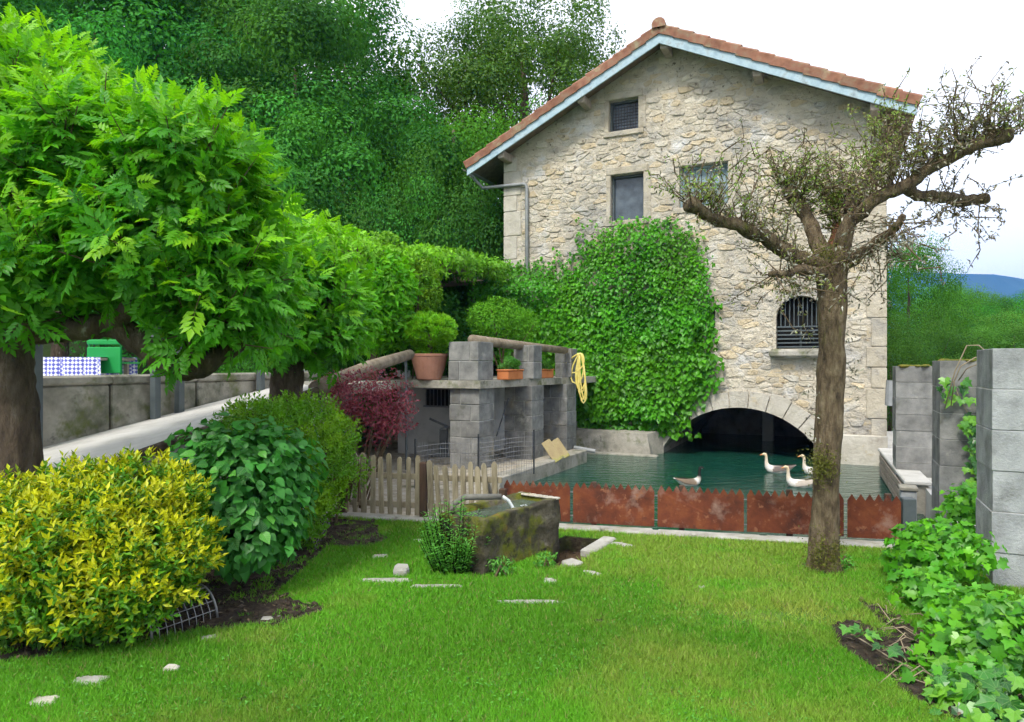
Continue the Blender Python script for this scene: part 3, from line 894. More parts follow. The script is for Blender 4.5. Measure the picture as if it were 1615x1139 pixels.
# roof
roof = MB()
Y0, Y1 = -OV + .03, HD + OV
for (sa, za, sb, zb_) in ((s0, zr, sLt, zLt), (s0, zr, sRt, zRt)):
    q = [H(sa, Y0, za - .02), H(sb, Y0, zb_ - .02), H(sb, Y1, zb_ - .02), H(sa, Y1, za - .02)]
    q += [p - Vector((0, 0, .05)) for p in q]
    roof.add(q, [(0, 1, 2, 3) if sb > sa else (3, 2, 1, 0), (7, 6, 5, 4) if sb > sa else (4, 5, 6, 7), (0, 4, 5, 1), (1, 5, 6, 2), (2, 6, 7, 3)])
roof = roof.build('roof', M['timber_dark'], house)
for (sb, zb_) in ((sLt, zLt), (sRt, zRt)):
    a = H(s0, 0, zr); b = H(sb, 0, zb_); d = (b - a).normalized(); up = d.cross(VV).normalized()
    if up.z < 0: up = -up
    hgt = .22
    # verge board cut plumb at the ridge
    yv = -OV
    q = [(s0, zr), (sb, zb_), (sb, zb_ - hgt), (s0, zr - hgt * 1.18)]
    mb = MB(); mb.add([H(s, yv - .02, z) for s, z in q] + [H(s, yv + .02, z) for s, z in q], [(0, 1, 2, 3), (7, 6, 5, 4)] + [(i, (i + 1) % 4 + 0, 4 + (i + 1) % 4, 4 + i) for i in range(4)])
    mb.build('verge_board', M['fascia'], roof)
    Ls = (b - a).length
    nt_ = 15
    step = Ls / nt_
    # barrel tiles: one shared mesh per slope; the verge column singly, the others joined
    def tile_v(t0, yc, w, lift):
        vs = []
        for (t, rr, lf) in ((t0, w * .46, lift), (t0 + step * 1.08, w * .52, lift + .03)):
            c = a + d * t + VV * yc
            for k in range(7):
                an = math.pi * k / 6
                vs.append(c + VV * (math.cos(an) * rr) + up * (math.sin(an) * rr * .8 + lf))
        for (t, rr, lf) in ((t0, w * .40, lift), (t0 + step * 1.08, w * .46, lift + .03)):
            c = a + d * t + VV * yc
            for k in range(7):
                an = math.pi * k / 6
                vs.append(c + VV * (math.cos(an) * rr) + up * (math.sin(an) * rr * .72 + lf - .012))
        fs = [(k, k + 1, 8 + k, 7 + k) for k in range(6)] + [(15 + k, 14 + k, 21 + k, 22 + k) for k in range(6)] + [(7 + k, 8 + k, 22 + k, 21 + k) for k in range(6)]
        return vs, fs
    for i in range(nt_):                    # verge tiles hang over the board edge
        c0 = a + d * (i * step) ; c1 = a + d * ((i + 1) * step + .03)
        mb = MB(); q = []
        j = rnd.uniform(-.006, .006)
        for (c, lf) in ((c0, .01), (c1, .038)):
            for (yy, hh) in ((-OV - .055, -.075), (-OV - .06, .085), (-OV - .02, .125), (-OV + .08, .135), (-OV + .17, .06), (-OV + .15, .04), (-OV + .08, .10), (-OV - .025, .08), (-OV - .03, -.075)):
                q.append(c + VV * yy + up * (hh + lf + j))
        n = 9
        mb.add(q, [(k, (k + 1) % n, n + (k + 1) % n, n + k) for k in range(n)] + [tuple(range(n)), tuple(range(2 * n - 1, n - 1, -1))])
        mb.build('verge_tile', M['tile'], roof)
    mb = MB(); y = -OV + .28
    while y < HD + OV - .05:
        for i in range(nt_):
            v_, f_ = tile_v(i * step, y, .22, .015); mb.add(v_, f_)
            if i % 1 == 0 and False: pass
        y += .215
    mb.build('roof_tiles', M['tile'], roof, kind='stuff')
y = -OV - .10; k = 0
while y < HD + OV:
    mb = MB(); q = []
    for (yy, r_) in ((y, .15), (y + .42, .135)):
        for i in range(9):
            an = -.35 + (math.pi + .7) * i / 8
            q.append(H(s0 + math.cos(an) * r_, yy, zr + .10 + math.sin(an) * r_))
    mb.add(q, [(i, i + 1, 10 + i, 9 + i) for i in range(8)] + [tuple(range(9))])
    mb.build('ridge_tile', M['tile'], roof); y += .39
# purlins carrying the overhang
for px, kk in ((790, 0), (916, 0), (1047, 0), (1194, 0), (1381, 0)):
    s = FP(px, 300, OV * .9)[0]
    s = min(max(s, sLt + .45), sRt - .45)
    z = zroof(s) - .075
    z -= .02 + abs(slL if s < s0 else slR) * .09
    MB().hbox(s - .085, s + .085, -OV + .05, .3, z - .19, z, .02).build('purlin', M['timber_grey'], roof)
# under-eave rafters along the left slope
# gutter and downpipe on the left
gut = MB()
e = H(sLt - .07, 0, zLt - .02)
pr = [(math.cos(math.pi + math.pi * k / 6) * .075, math.sin(math.pi + math.pi * k / 6) * .075) for k in range(7)]
vs = []
for y in (-OV - .02, HD + OV):
    for (x, z) in pr: vs.append(H(sLt - .05 + x, y, zLt - .03 + z))
gut.add(vs, [(k, k + 1, 8 + k, 7 + k) for k in range(6)])
gut = gut.build('gutter', M['zinc'], house)
dp = FP(833, 300)[0]
zh = FP(833, 291)[1]
pts = [H(sLt - .05, -.35, zLt - .11), H(sLt + .02, -.22, zLt - .22), H(sLt + .18, -.09, zh + .02), H(dp - .10, -.08, zh), H(dp - .02, -.08, zh - .03), H(dp, -.08, zh - .12), H(dp, -.08, 1.4)]
MB().tube(pts, .042, 8).build('downpipe', M['zinc'], house, smooth=True)
# near-black inner box, added unseen behind the wall to keep the openings dark
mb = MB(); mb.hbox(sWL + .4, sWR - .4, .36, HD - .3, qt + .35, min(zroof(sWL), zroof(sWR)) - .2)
mb.build('dark_inner_box', M['dark'], house)
# ------------------------------------------------------------------ ramp, terrace, walls
import bmesh
from mathutils import noise as mnoise
RA, RB = Vector((-4.77, 6.85, .75)), Vector((-3.59, 9.95, 1.25))      # far edge
RC, RD = Vector((-3.45, 5.0, .72)), Vector((-2.66, 7.04, 1.15))       # near edge
RE = Vector((-2.30, 7.97, 1.335))
near0 = RC + (RC - RD) * 1.5; far0 = RA + (RA - RB) * 1.15
far1 = RB + (RB - RA) * .2; far1.z = 1.335
mb = MB()
top = [near0, RC, RD, RE, far1, RB, RA, far0]
n = len(top)
mb.add([tuple(p) for p in top] + [(p.x, p.y, -1.2) for p in top],
       [(0, 1, 6, 7), (1, 2, 5, 6), (2, 3, 4, 5)] + [(i, i + n, (i + 1) % n + n, (i + 1) % n) for i in range(n)])
mb.build('ramp', M['ramp'], kind='structure')
# patio beyond the wall
MB().prism([(far0.x - .25, far0.y), (RA.x - .25, RA.y), (RB.x - .25, RB.y), (far1.x - .25, far1.y), (-3.2, 12.5), (-4, 22), (-22, 22), (-22, far0.y)], -1.2, 1.0).build('patio', M['ramp'], kind='structure')

# retaining wall of cast panels beside the ramp
cw = thing('concrete_wall', (RA.x, RA.y, RA.z), 'low mossy concrete panel wall along the far side of the ramp', 'wall')
wd = (RB - RA); wd.z = 0; wl = wd.length; wd.normalize(); wn = Vector((-wd.y, wd.x, 0))
t = -3.6; 
def wz(t): return RA.z + (RB.z - RA.z) * t / wl
while t < wl + .9:
    L = rnd.uniform(.95, 1.25)
    c = Vector((RA.x, RA.y, 0)) + wd * (t + L / 2) + wn * .10
    z0 = min(wz(t), 1.2) - .25
    MB().box((c.x, c.y, (z0 + 1.38) / 2), (L - .03, .17, 1.38 - z0), wd, wn, (0, 0, 1), .02).build('panel', M['concrete'], cw)
    MB().box((c.x + wn.x * rnd.uniform(-.005, .005), c.y, 1.432), (L - .012, .23, .10), wd, wn, (0, 0, 1), .02).build('coping', M['concrete'], cw)
    t += L
# grey steel posts at the wall foot
for px, dd, zz, lab in ((245, -.06, 3.2, 'grey steel post by the wall, middle of the three between the ash trunks'), (283, -.06, 3.2, 'grey steel post by the wall, just right of the middle one'), (411, -.06, 3.2, 'grey steel post near the trunk of the small ash tree'), (57, -.06, 3.2, 'pale grey steel post right behind the big ash trunk')):
    k = (px - CX) / F
    q = Vector((RA.x, RA.y, 0)) - wn * .09
    t = (k * q.y - q.x) / (wd.x - k * wd.y)
    b = q + wd * t
    tag(MB().box((b.x, b.y, wz(t) - .05 + zz / 2 - .85), (.085, .085, zz - 1.7), wd, wn, (0, 0, 1), .008).build('steel_post', M['steel']), lab, 'post', 'steel posts along the ramp wall')
# things on the patio behind the wall
tb = thing('patio_table', P(105, 575, 9.2) * 1, 'patio table with blue and white lattice cloth behind the low wall', 'table')
tb.location.z = 1.0; WORLD[tb] = Matrix.Translation(tb.location)
x0, x1 = P(40, 0, 9.2).x, P(157, 0, 9.2).x
MB().box(((x0 + x1) / 2, 9.6, 1.675), (x1 - x0 + .06, .86, .04), bev=.01).build('table_top', M['timber_grey'], tb)
mb = MB()
for yy in (9.15, 10.05):
    n = 24
    vs = []
    for i in range(n + 1):
        xx = x0 - .04 + (x1 - x0 + .08) * i / n
        vs += [(xx, yy + .012 * math.sin(i * 1.7), 1.70), (xx, yy + .03 * math.sin(i * 1.1), 1.16)]
    mb.add(vs, [(2 * i, 2 * i + 1, 2 * i + 3, 2 * i + 2) for i in range(n)])
mb.add([(x0 - .04, 9.15, 1.70), (x1 + .04, 9.15, 1.70), (x1 + .04, 10.05, 1.70), (x0 - .04, 10.05, 1.70)], [(0, 1, 2, 3)])
mb.build('cloth', M['cloth'], tb)
for xx in (x0 + .06, x1 - .06):
    for yy in (9.25, 9.95):
        MB().box((xx, yy, 1.325), (.05, .05, .65)).build('leg', M['timber_grey'], tb)
ch = thing('garden_chair', (P(181, 0, 9.6).x, 9.6, 1.0), 'bright green plastic garden chair behind the low wall', 'chair')
cx = P(181, 0, 9.6).x
MB().box((cx, 9.35, 1.66), (.46, .03, .36), bev=.012).build('backrest', M['green_panel'], ch)
MB().box((cx, 9.35, 1.905), (.46, .035, .07), bev=.012).build('headrest', M['green_panel'], ch)
for sx in (-1, 1):
    MB().box((cx + sx * .215, 9.372, 1.65), (.03, .012, .56)).build('upright', M['green_panel'], ch)
MB().box((cx, 9.6, 1.43), (.46, .44, .035), bev=.012).build('seat', M['green_panel'], ch)
for sx in (-1, 1):
    for yy in (9.40, 9.8): MB().tube([(cx + sx * .2, yy, 1.0), (cx + sx * .19, yy, 1.41)], .018, 6).build('leg', M['green_panel'], ch)
    MB().beam((cx + sx * .235, 9.40, 1.62), (cx + sx * .235, 9.82, 1.62), .04, .025, bev=.008).build('armrest', M['green_panel'], ch)

# log edging of the ramp
lg = MB()
pts = []
for i in range(15):
    f = i / 14
    p = near0.lerp(RC, f * 2) if f < .5 else RC.lerp(RE, (f - .5) * 2)
    if f >= .5:
        tt = (f - .5) * 2
        p = RC.lerp(RD, tt / .69) if tt < .69 else RD.lerp(RE, (tt - .69) / .31)
    pts.append(p + Vector((rnd.uniform(-.008, .008) + .03, 0, .015 + rnd.uniform(-.008, .008))))
tag(lg.tube([p - Vector((0, 0, .055)) for p in pts], .045, 9, wob=.05, seed=3).build('edge_log', M['bark_dark'], smooth=True), 'long dark log edging the ramp above the hedge', 'log')

# terrace: slab on block pillars, block parapet, log rails
SLZ = 1.335
ter = thing('terrace', H(-1.9, -5, -.14), 'small terrace of concrete blocks with a thin mossy slab beside the pond', 'terrace', rz=-A25)
slab_poly = [(RE.x, RE.y), tuple(H(-3.24, -5.08, 0))[:2], tuple(H(-1.86, -5.08, 0))[:2], tuple(H(-1.40, -.04, 0))[:2], tuple(H(-6.5, -.04, 0))[:2], (-3.2, 12.45), (far1.x + .0, far1.y)]
sb = MB(); sb.prism(slab_poly, SLZ - .13, SLZ); sb.build('slab', M['concrete'], ter)
def pillar(name, s1, y0, w, z0, z1, nrow, parent, m, jm, d=None):
    """Courses of blocks; s1 right edge, y0 front edge."""
    d = d or w
    core = MB().hbox(s1 - w + .012, s1 - .012, y0 + .012, y0 + d - .012, z0, z1 - .004).build(name, jm, parent)
    h = (z1 - z0) / nrow
    for k in range(nrow):
        a, b = z0 + k * h + .005, z0 + (k + 1) * h - (.005 if k < nrow - 1 else 0)
        sp = w * .72 if k % 2 else w * .36
        j = rnd.uniform(-.006, .006)
        MB().hbox(s1 - w + j, s1 - w + sp - .006 + j, y0 + j, y0 + d + j, a, b, .008).build('block', m, core)
        MB().hbox(s1 - w + sp + .006 + j, s1 + j, y0 - j, y0 + d - j, a, b, .008).build('block', m, core)
    return core
for (s, y, zb_) in ((-1.92, -5.0, -.16), (-1.62, -3.5, -.18), (-1.50, -2.0, -.20)):
    pillar('pillar', s, y, .56, zb_, SLZ - .13, 5, ter, M['block'], M['mortar_pale'])
for (s, y, w, zt_) in ((-1.93, -5.02, .56, 1.98), (-1.62, -3.42, .40, 1.96), (-1.50, -1.75, .36, 1.93)):
    pillar('parapet_post', s, y, w, SLZ, zt_, 2, ter, M['block'], M['mortar_pale'])
# recess under the slab
MB().hbox(-4.4, -2.75, -3.72, -3.60, -.15, SLZ - .13).build('back_wall', M['whitewash'], ter)
MB().hbox(-2.87, -2.75, -3.59, -.05, -.15, SLZ - .13).build('inner_wall', M['whitewash'], ter)
op = MB().hbox(-3.75, -2.95, -3.735, -3.722, .80, 1.14).build('grille', M['dark'], ter)
for i in range(10):
    s = -3.72 + .083 * i
    MB().tube([H(s, -3.76, .80), H(s, -3.76, 1.14)], .009, 5).build('bar', M['wire'], op)
for z in (.80, 1.14):
    MB().hbox(-3.78, -2.93, -3.775, -3.745, z - .015, z + .015).build('rail', M['wire'], op)
MB().tube([P(640, 566, 11.2), P(641, 640, 11.3), Vector((P(641, 0, 11.3).x, 11.3, -.14))], .022, 6).build('rail_post', M['steel'], ter)
MB().tube([RE + Vector((.02, 0, -.02)), RE.lerp(P(645, 561, 11.2), .5) + Vector((0, 0, .03)), P(646, 559, 11.2)], [.10, .095, .085], 10, wob=.04, seed=4).build('log_rail', M['log'], ter, smooth=True)
MB().tube([P(744, 536, 11.35), P(820, 545, 12.7), P(892, 553, 14.0)], [.085, .08, .07], 10, wob=.04, seed=5).build('log_rail', M['log'], ter, smooth=True)
MB().beam(P(480, 588, 13.2), P(645, 590, 14.6), .16, .16, bev=.02).build('back_kerb', M['ramp'], ter)
MB().tube([H(-1.47, -1.62, 1.80), H(-1.36, -1.66, 1.80), H(-1.34, -1.66, 1.86)], .018, 6).build('hook', M['iron'], ter)
# sloping prop between the pillars
tag(MB().tube([P(783, 688, 11.9), P(802, 628, 12.3)], .012, 6).build('iron_rod', M['iron']), 'thin black iron rod leaning between the terrace pillars', 'rod')

# potted conifer and planters on the terrace
pot_c = Vector((P(677, 0, 11.75).x, 11.75, SLZ))
pt = thing('potted_conifer', pot_c, 'clipped round conifer in a large terracotta pot on the terrace', 'potted plant')
MB().lathe([(.19, 0), (.21, .02), (.27, .22), (.315, .40), (.325, .41), (.325, .45), (.29, .45), (.28, .40)], pot_c, 28).build('pot', M['pot'], pt, smooth=False)
pos, tip, nr, ti, cc = clumps((pot_c.x + .0, pot_c.y, pot_c.z + .86), (.44, .44, .27), 230, .06, 46, shell=.9, seed=21, rough=.06, low=-.95, up=.6, vary=.16)
V, Fc = leaf_batch(pos, unit(nr + tip * .7), tip, .055, .026); np_obj('crown', V, Fc, LM['box'], np.repeat(ti, 4, 0), pt, kind='stuff')
pos, tip, nr, ti, cc = clumps((pot_c.x, pot_c.y, pot_c.z + .54), (.27, .27, .14), 40, .08, 40, shell=.6, seed=22, up=.3)
V, Fc = leaf_batch(pos, unit(nr + tip * .7), tip, .055, .026); np_obj('skirt', V, Fc, LM['box'], np.repeat(ti, 4, 0) * .9, pt, kind='stuff')
MB().tube([pot_c + Vector((0, 0, .3)), pot_c + Vector((.02, 0, .8))], [.05, .035], 7).build('stem', M['bark'], pt)
for i, (y, lab) in enumerate(((-4.05, 'orange planter of low herbs between the first two parapet posts'), (-2.62, 'orange planter of low herbs next to the yellow hose'))):
    c = H(-1.80, y, SLZ)
    pl = thing('planter', c, lab, 'planter', 'orange planters on the terrace edge', rz=-A25)
    L = .62 if i == 0 else .75
    mb = MB()
    for (a, b, z0, z1) in ((.11, L / 2, 0, .15), (.125, L / 2 + .015, .15, .18)):
        mb.box(H(-1.80, y, SLZ + (z0 + z1) / 2), (2 * a, 2 * b, z1 - z0), RV, VV, (0, 0, 1), .012)
    mb.build('box', M['planter'], pl)
    pos, tip, nr, ti, cc = clumps((0, 0, .25), (.14, L / 2 - .02, .13), 46, .055, 28, shell=.3, seed=30 + i, up=.7, low=-.5)
    q = np.array([H(-1.80, y, SLZ)[k] for k in range(3)])
    B = np.array([list(RV), list(VV), [0, 0, 1]])
    V, Fc = leaf_batch(pos @ B + q, tip, nr, .045, .018); np_obj('herbs', V, Fc, LM['herb'], np.repeat(ti, 4, 0) * .75, pl, kind='stuff')
# yellow hose hung in loops on the last parapet post
hk = H(-1.33, -1.68, 1.83)
hp = []
g = random.Random(8)
loops = [(.75, .13, .0), (.95, .10, .05), (.62, .17, -.10), (1.02, .09, .07), (.80, .12, .02), (.42, .27, -.25), (.97, .07, .10)]
for (dl, w, sk) in loops:
    for k in range(14):
        a = 2 * math.pi * k / 14
        u = math.sin(a / 1) * w * (.45 + .55 * (1 - math.cos(a)) / 2)
        z = -(1 - math.cos(a)) / 2 * dl
        hp.append(hk + RV * (u + sk * -z / dl + .02) - VV * (.03 + g.uniform(0, .03)) + Vector((0, 0, z)))
tag(MB().tube(hp, .0165, 6).build('garden_hose', M['hose'], smooth=True), 'yellow garden hose hung in loops on the last terrace post', 'hose')
# leaning planks, outflow pipe, small tool bench in the recess, wire mesh
for i, (xa, ya, xb, yb, lab) in enumerate(((881, 727, 860, 696, 'wet brown plank leaning at the foot of the pillar'), (893, 722, 874, 694, 'mossy yellowish plank leaning at the foot of the pillar'))):
    a = G(xa, ya, -.12); b = P(xb, yb, a.y + .25)
    mb = MB(); mb.beam(a, b, .17, .025, up=(-.2, -.9, .5), bev=.004); tag(mb.build('leaning_plank', M['plank']), lab, 'plank', 'planks leaning by the pond')
tag(MB().tube([P(905, 706, 14.1), P(939, 712, 14.0)], .045, 9, caps=False).build('outflow_pipe', M['zinc'], smooth=True), 'short grey outflow pipe sticking out above the pond', 'pipe')
tl = thing('tool_stand', (P(700, 0, 11.9).x, 11.9, -.14), 'dark iron stand with slanted handle in the recess under the terrace', 'tool')
tx = P(700, 0, 11.9).x
MB().box((tx, 11.9, .02), (.44, .2, .04), bev=.01).build('base', M['iron'], tl)
MB().box((tx, 11.9, .25), (.14, .12, .5), bev=.02).build('column', M['iron'], tl)
MB().beam((tx - .25, 11.9, .66), (tx + .16, 11.9, .48), .04, .04).build('handle', M['iron'], tl)
wf = thing('wire_fence', (P(770, 0, 9.9).x, 9.9, -.14), 'sagging wire mesh fence in front of the terrace pillars', 'fence')
a, b = P(655, 0, 9.6), P(842, 0, 10.9); a.z = b.z = -.14
mb = MB()
for i in range(0, 44):
    p = a.lerp(b, i / 43); h = .62 + .03 * math.sin(i * .7)
    mb.tube([p, p + Vector((.01 * math.sin(i), .01, h))], .003, 3, caps=False)
for k in range(9):
    mb.tube([a.lerp(b, j / 10) + Vector((0, 0, .02 + k * .07 + .02 * math.sin(j * .9))) for j in range(11)], .003, 3, caps=False)
mb.build('wire', M['wire'], wf)
for f in (0, .5, 1):
    p = a.lerp(b, f); MB().tube([p, p + Vector((0, 0, .7))], .014, 6).build('post', M['iron'], wf)

# ------------------------------------------------------------------ picket fence and rusty sheet fence
def XK(px, off):                       # X on the kerb-parallel line
    k = (px - CX) / F; c = 6.72 + off
    return k * c / (1 + .24 * k)
def KP(px, off, z=0.0):
    x = XK(px, off); return Vector((x, 6.72 + off - .24 * x, z))
pf = thing('picket_fence', KP(670, .20), 'weathered low picket fence standing on the kerb left of the trough', 'fence')
pxs = [546 + 14.0 * i for i in range(9)] + [681 + 12.6 * i for i in range(9)]
for i, px in enumerate(pxs):
    c = KP(px, .215); h = (.62 if px < 668 else .56) + rnd.uniform(-.03, .03)
    w = .052 + rnd.uniform(-.006, .008); ln = rnd.uniform(-.015, .015) + (.02 if px > 668 else 0)
    mb = MB()
    prof = [(-w / 2, 0), (w / 2, 0), (w / 2, h - .03), (0.0 + .012, h), (-.012, h), (-w / 2, h - .03)]
    vs = []
    for yy in (-.009, .009):
        for (u, z) in prof: vs.append(c + kd * (u + ln * z / h * -1.5) + kn * yy + Vector((0, 0, z + .02)))
    mb.add(vs, [tuple(range(6)), tuple(range(11, 5, -1))] + [(i2, 6 + i2, 6 + (i2 + 1) % 6, (i2 + 1) % 6) for i2 in range(6)])
    mb.build('picket', M['picket'], pf)
for z in (.12, .42):
    for (p0, p1) in ((538, 664), (672, 792)):
        MB().beam(KP(p0, .24, z), KP(p1, .24, z), .022, .06, bev=.004).build('rail', M['picket'], pf)
for px, h in ((668, .58), (541, .66), (793, .34)):
    MB().box(KP(px, .22, h / 2 - .05), (.07, .07, h + .1), kd, kn, (0, 0, 1), .01).build('post', M['post'], pf)

rf = thing('rusty_fence', KP(1037, .40, WZ), 'low fence of rusty saw-toothed steel sheets along the pond edge', 'fence')
for (p0, p1, h) in ((795, 899, .345), (904, 1032, .345), (1037, 1173, .345), (1178, 1331, .345), (1336, 1421, .345)):
    a, b = KP(p0, .38), KP(p1, .38); L = (b - a).length; n = max(5, round(L / .072))
    if p0 == 1337: n = 7
    th = .062
    low = []; up_ = []
    for i in range(n):
        x0 = L * i / n; x1 = L * (i + 1) / n
        up_ += [(x0 + .001, h), ((x0 + x1) / 2, h + th + rnd.uniform(-.006, .006))]
    up_.append((L, h))
    poly = [(0, .0), (L, .0)] + up_[::-1]
    m_ = len(poly); vs = []
    for yy in (-.004, .004):
        for (u, z) in poly: vs.append(a + kd * u + kn * (yy + .012 * math.sin(u * 5 + p0)) + Vector((0, 0, z)))
    mb = MB()
    # strips so the toothed outline triangulates cleanly
    mb.add(vs, [tuple(range(m_)), tuple(range(2 * m_ - 1, m_ - 1, -1))] + [(i2, m_ + i2, m_ + (i2 + 1) % m_, (i2 + 1) % m_) for i2 in range(m_)])
    mb.build('panel', M['rust'], rf)
for px in (937, 1075, 1245, 1400):
    MB().box(KP(px, .43, -.02), (.055, .045, .86), kd, kn, (0, 0, 1), .006).build('post', M['post'], rf)
for z in (.06, .30):
    MB().tube([KP(795, .405, z), KP(1421, .405, z)], .007, 5).build('rail', M['wire'], rf)
tag(MB().box(KP(1432, .42, -.02), (.11, .11, .80), kd, kn, (0, 0, 1), .008).build('gate_post', M['steel']), 'square grey steel post at the right end of the rusty fence', 'post')

# right side of the pond: side wall, sluice block, block piers
psw = thing('pond_side_wall', (5.25, 8.9, -1.0), 'pale concrete side wall of the pond running back to the house corner', 'wall')
MB().beam((5.30, 8.95, -.55), (6.78, 12.35, -.55), .26, 1.16, bev=.02).build('wall_body', M['concrete'], psw)
MB().beam((5.28, 8.9, .055), (6.80, 12.40, .055), .32, .06, bev=.015).build('coping', M['ramp'], psw)
for i in range(3):
    z = -.30 + .12 * i
    MB().beam((5.12, 8.93, z), (6.5, 12.1, z + .02), .02, .085).build('board', M['timber_grey'], psw)
sbk = thing('sluice_block', (P(1432, 0, 8.3).x, 8.3, -.4), 'stubby concrete block with dark cap at the near end of the side wall', 'block')
bx_ = P(1432, 0, 8.3).x
MB().box((bx_, 8.3, -.16), (.17, .2, .48), RV, VV, (0, 0, 1), .015).build('body', M['block_pale'], sbk)
MB().box((bx_, 8.3, .105), (.20, .24, .05), RV, VV, (0, 0, 1), .01).build('cap', M['concrete'], sbk)
def pier(px, d, w, z0, z1, nrow, m, lab, cap=False):
    b = P(px, 575, d); rel = b - O; s = rel.dot(RV); y = rel.dot(VV)
    t = thing('block_pier', H(s + w / 2, y, z0), lab, 'pier', 'concrete block piers on the right', rz=-A25)
    h = (z1 - z0) / nrow
    core = MB().hbox(s + .004, s + w - .004, y + .007, y + w - .004, z0, z1 - .004).build('joint_core', M['mortar_pale'], t)
    for k in range(nrow):
        a_, b_ = z0 + k * h + .002, z0 + (k + 1) * h - (.002 if k < nrow - 1 else 0)
        j = rnd.uniform(-.005, .005)
        MB().hbox(s + j, s + w + j, y + j, y + w, a_, b_, .004).build('block', m, t)
    if cap:
        mb = MB(); g_ = random.Random(int(px))
        for q in range(16):
            mb.box(H(s + g_.uniform(.04, w - .04), y + g_.uniform(-.01, .2), z1 + .002), (g_.uniform(.05, .14), g_.uniform(.04, .1), g_.uniform(.02, .05)), bev=.02)
        mb.build('moss', M['moss'], t, smooth=True, kind='stuff')
    return s, y
pier(1565, 4.94, .60, -.05, 1.715, 6, M['block_pale'], 'nearest concrete block pier, pale grey and cut by the right edge')
p2s, p2y = pier(1482, 7.35, .62, -.05, 1.640, 6, M['block'], 'middle concrete block pier with ivy climbing up it', True)
pier(1413, 9.9, .60, -.05, 1.575, 7, M['block'], 'farthest concrete block pier with dark mossy top beside the pond', True)
tag(MB().tube([P(1406, 600, 12.6), P(1404, 640, 12.6)], .09, 10).build('zinc_box', M['zinc']), 'small grey metal drum between the house corner and the far pier', 'drum')

# ------------------------------------------------------------------ stone trough with spout
def noisy_box(name, c, size, rz, m, parent, cuts=14, amp=.02, fq=5, cav=None, seed=0):
    bm = bmesh.new(); bmesh.ops.create_cube(bm, size=1.0)
    bmesh.ops.subdivide_edges(bm, edges=bm.edges[:], cuts=cuts, use_grid_fill=True)
    Rm = Matrix.Rotation(rz, 3, 'Z')
    for v in bm.verts:
        p = Vector((v.co.x * size[0], v.co.y * size[1], (v.co.z + .5) * size[2]))
        topf = v.co.z > .499
        if cav and topf and abs(p.x) < size[0] / 2 - cav[0] and abs(p.y) < size[1] / 2 - cav[0]:
            p.z -= cav[1]
        nn = mnoise.noise_vector(p * fq + Vector((seed, 0, 0)))
        n2 = mnoise.noise_vector(p * fq * 3 + Vector((seed, 7, 0)))
        e = 1.0
        p += (nn * amp + n2 * amp * .4) * e
        # worn edges
        v.co = Rm @ p + Vector(c)
    me = bpy.data.meshes.new(name)
    Mi = WORLD[parent].inverted() if parent else Matrix.Translation(-Vector(c))
    bm.transform(Mi); bm.to_mesh(me); bm.free(); me.materials.append(m)
    me.polygons.foreach_set('use_smooth', [True] * len(me.polygons))
    o = bpy.data.objects.new(name, me); COL.objects.link(o)
    if parent: o.parent = parent; WORLD[o] = WORLD[parent]
    else: o.location = c; WORLD[o] = Matrix.Translation(Vector(c))
    return o
tA, tB = Vector((-.215, 5.17, 0)), Vector((.425, 6.0, 0))
tdir = (tB - tA).normalized(); tperp = Vector((-tdir.y, tdir.x, 0)); tw = .46
tc_ = (tA + tB) / 2 + tperp * tw / 2
trg = thing('stone_trough', (tc_.x, tc_.y, -.1), 'mossy stone water trough on the lawn with a spout running into it', 'trough')
trz = math.atan2(tdir.y, tdir.x)
noisy_box('basin', (tc_.x, tc_.y, -.12), ((tB - tA).length, tw, .55), trz, M['trough'], trg, 26, .022, 5, (.075, .2))
mb = MB(); Lh, Wh = (tB - tA).length / 2 - .06, tw / 2 - .06
mb.add([tc_ + tdir * (sx * Lh) + tperp * (sy * Wh) + Vector((0, 0, .385)) for sx, sy in ((-1, -1), (1, -1), (1, 1), (-1, 1))], [(0, 1, 2, 3)])
m_tw = mat('trough_water', [(.05, .07, .055), (.10, .13, .11)], 6, .08, .01, 14, spec=.6)
mb.build('water', m_tw, trg)
mb = MB()
rim = tA.lerp(tB, 1.0)
for k in range(7):
    mb.box(tB + tperp * (.03 + k * .062) - tdir * .03 + Vector((0, 0, .428)), (.07, .06, .02), tdir, tperp, (0, 0, 1), .008)
mb.build('lime_crust', M['ashlar'], trg, kind='stuff')
sp0 = tA + tperp * (tw + .06) + tdir * .22
M['zinc_old'] = mat('limy_iron_pipe', [(.10, .10, .085), (.20, .19, .16)], 9, .7, .004, 40)
spt = thing('water_spout', sp0, 'bent grey iron spout pouring water into the trough', 'spout')
e1 = tc_ - tdir * .02 + Vector((0, 0, .498))
pts = [sp0 + Vector((0, 0, 0)), sp0 + Vector((0, 0, .36)), sp0 + Vector((.012, -.005, .47)), sp0.lerp(e1, .3) + Vector((0, 0, 0)), e1]
pts[2] = Vector((sp0.x + .01, sp0.y, e1.z - .05)); pts[1] = Vector((sp0.x, sp0.y, e1.z - .16)); pts[3] = sp0.lerp(e1, .25); pts[3].z = e1.z + .004
MB().tube(pts, [.027, .027, .027, .026, .025], 10).build('pipe', M['zinc_old'], spt, smooth=True)
fm = mat('falling_water', [(.38, .42, .41), (.62, .65, .64)], 30, .12, .01, 40, spec=.6)
mb = MB(); d_ = (e1 - pts[3]).normalized()
wp = [e1 + d_ * (.01 + .05 * k) + Vector((0, 0, -.06 * k * k * .55)) for k in range(4)]
for p in wp: p.z = max(p.z, .37)
mb.tube(wp, [.014, .015, .018, .022], 8, wob=.2, seed=2)
g_ = random.Random(3)
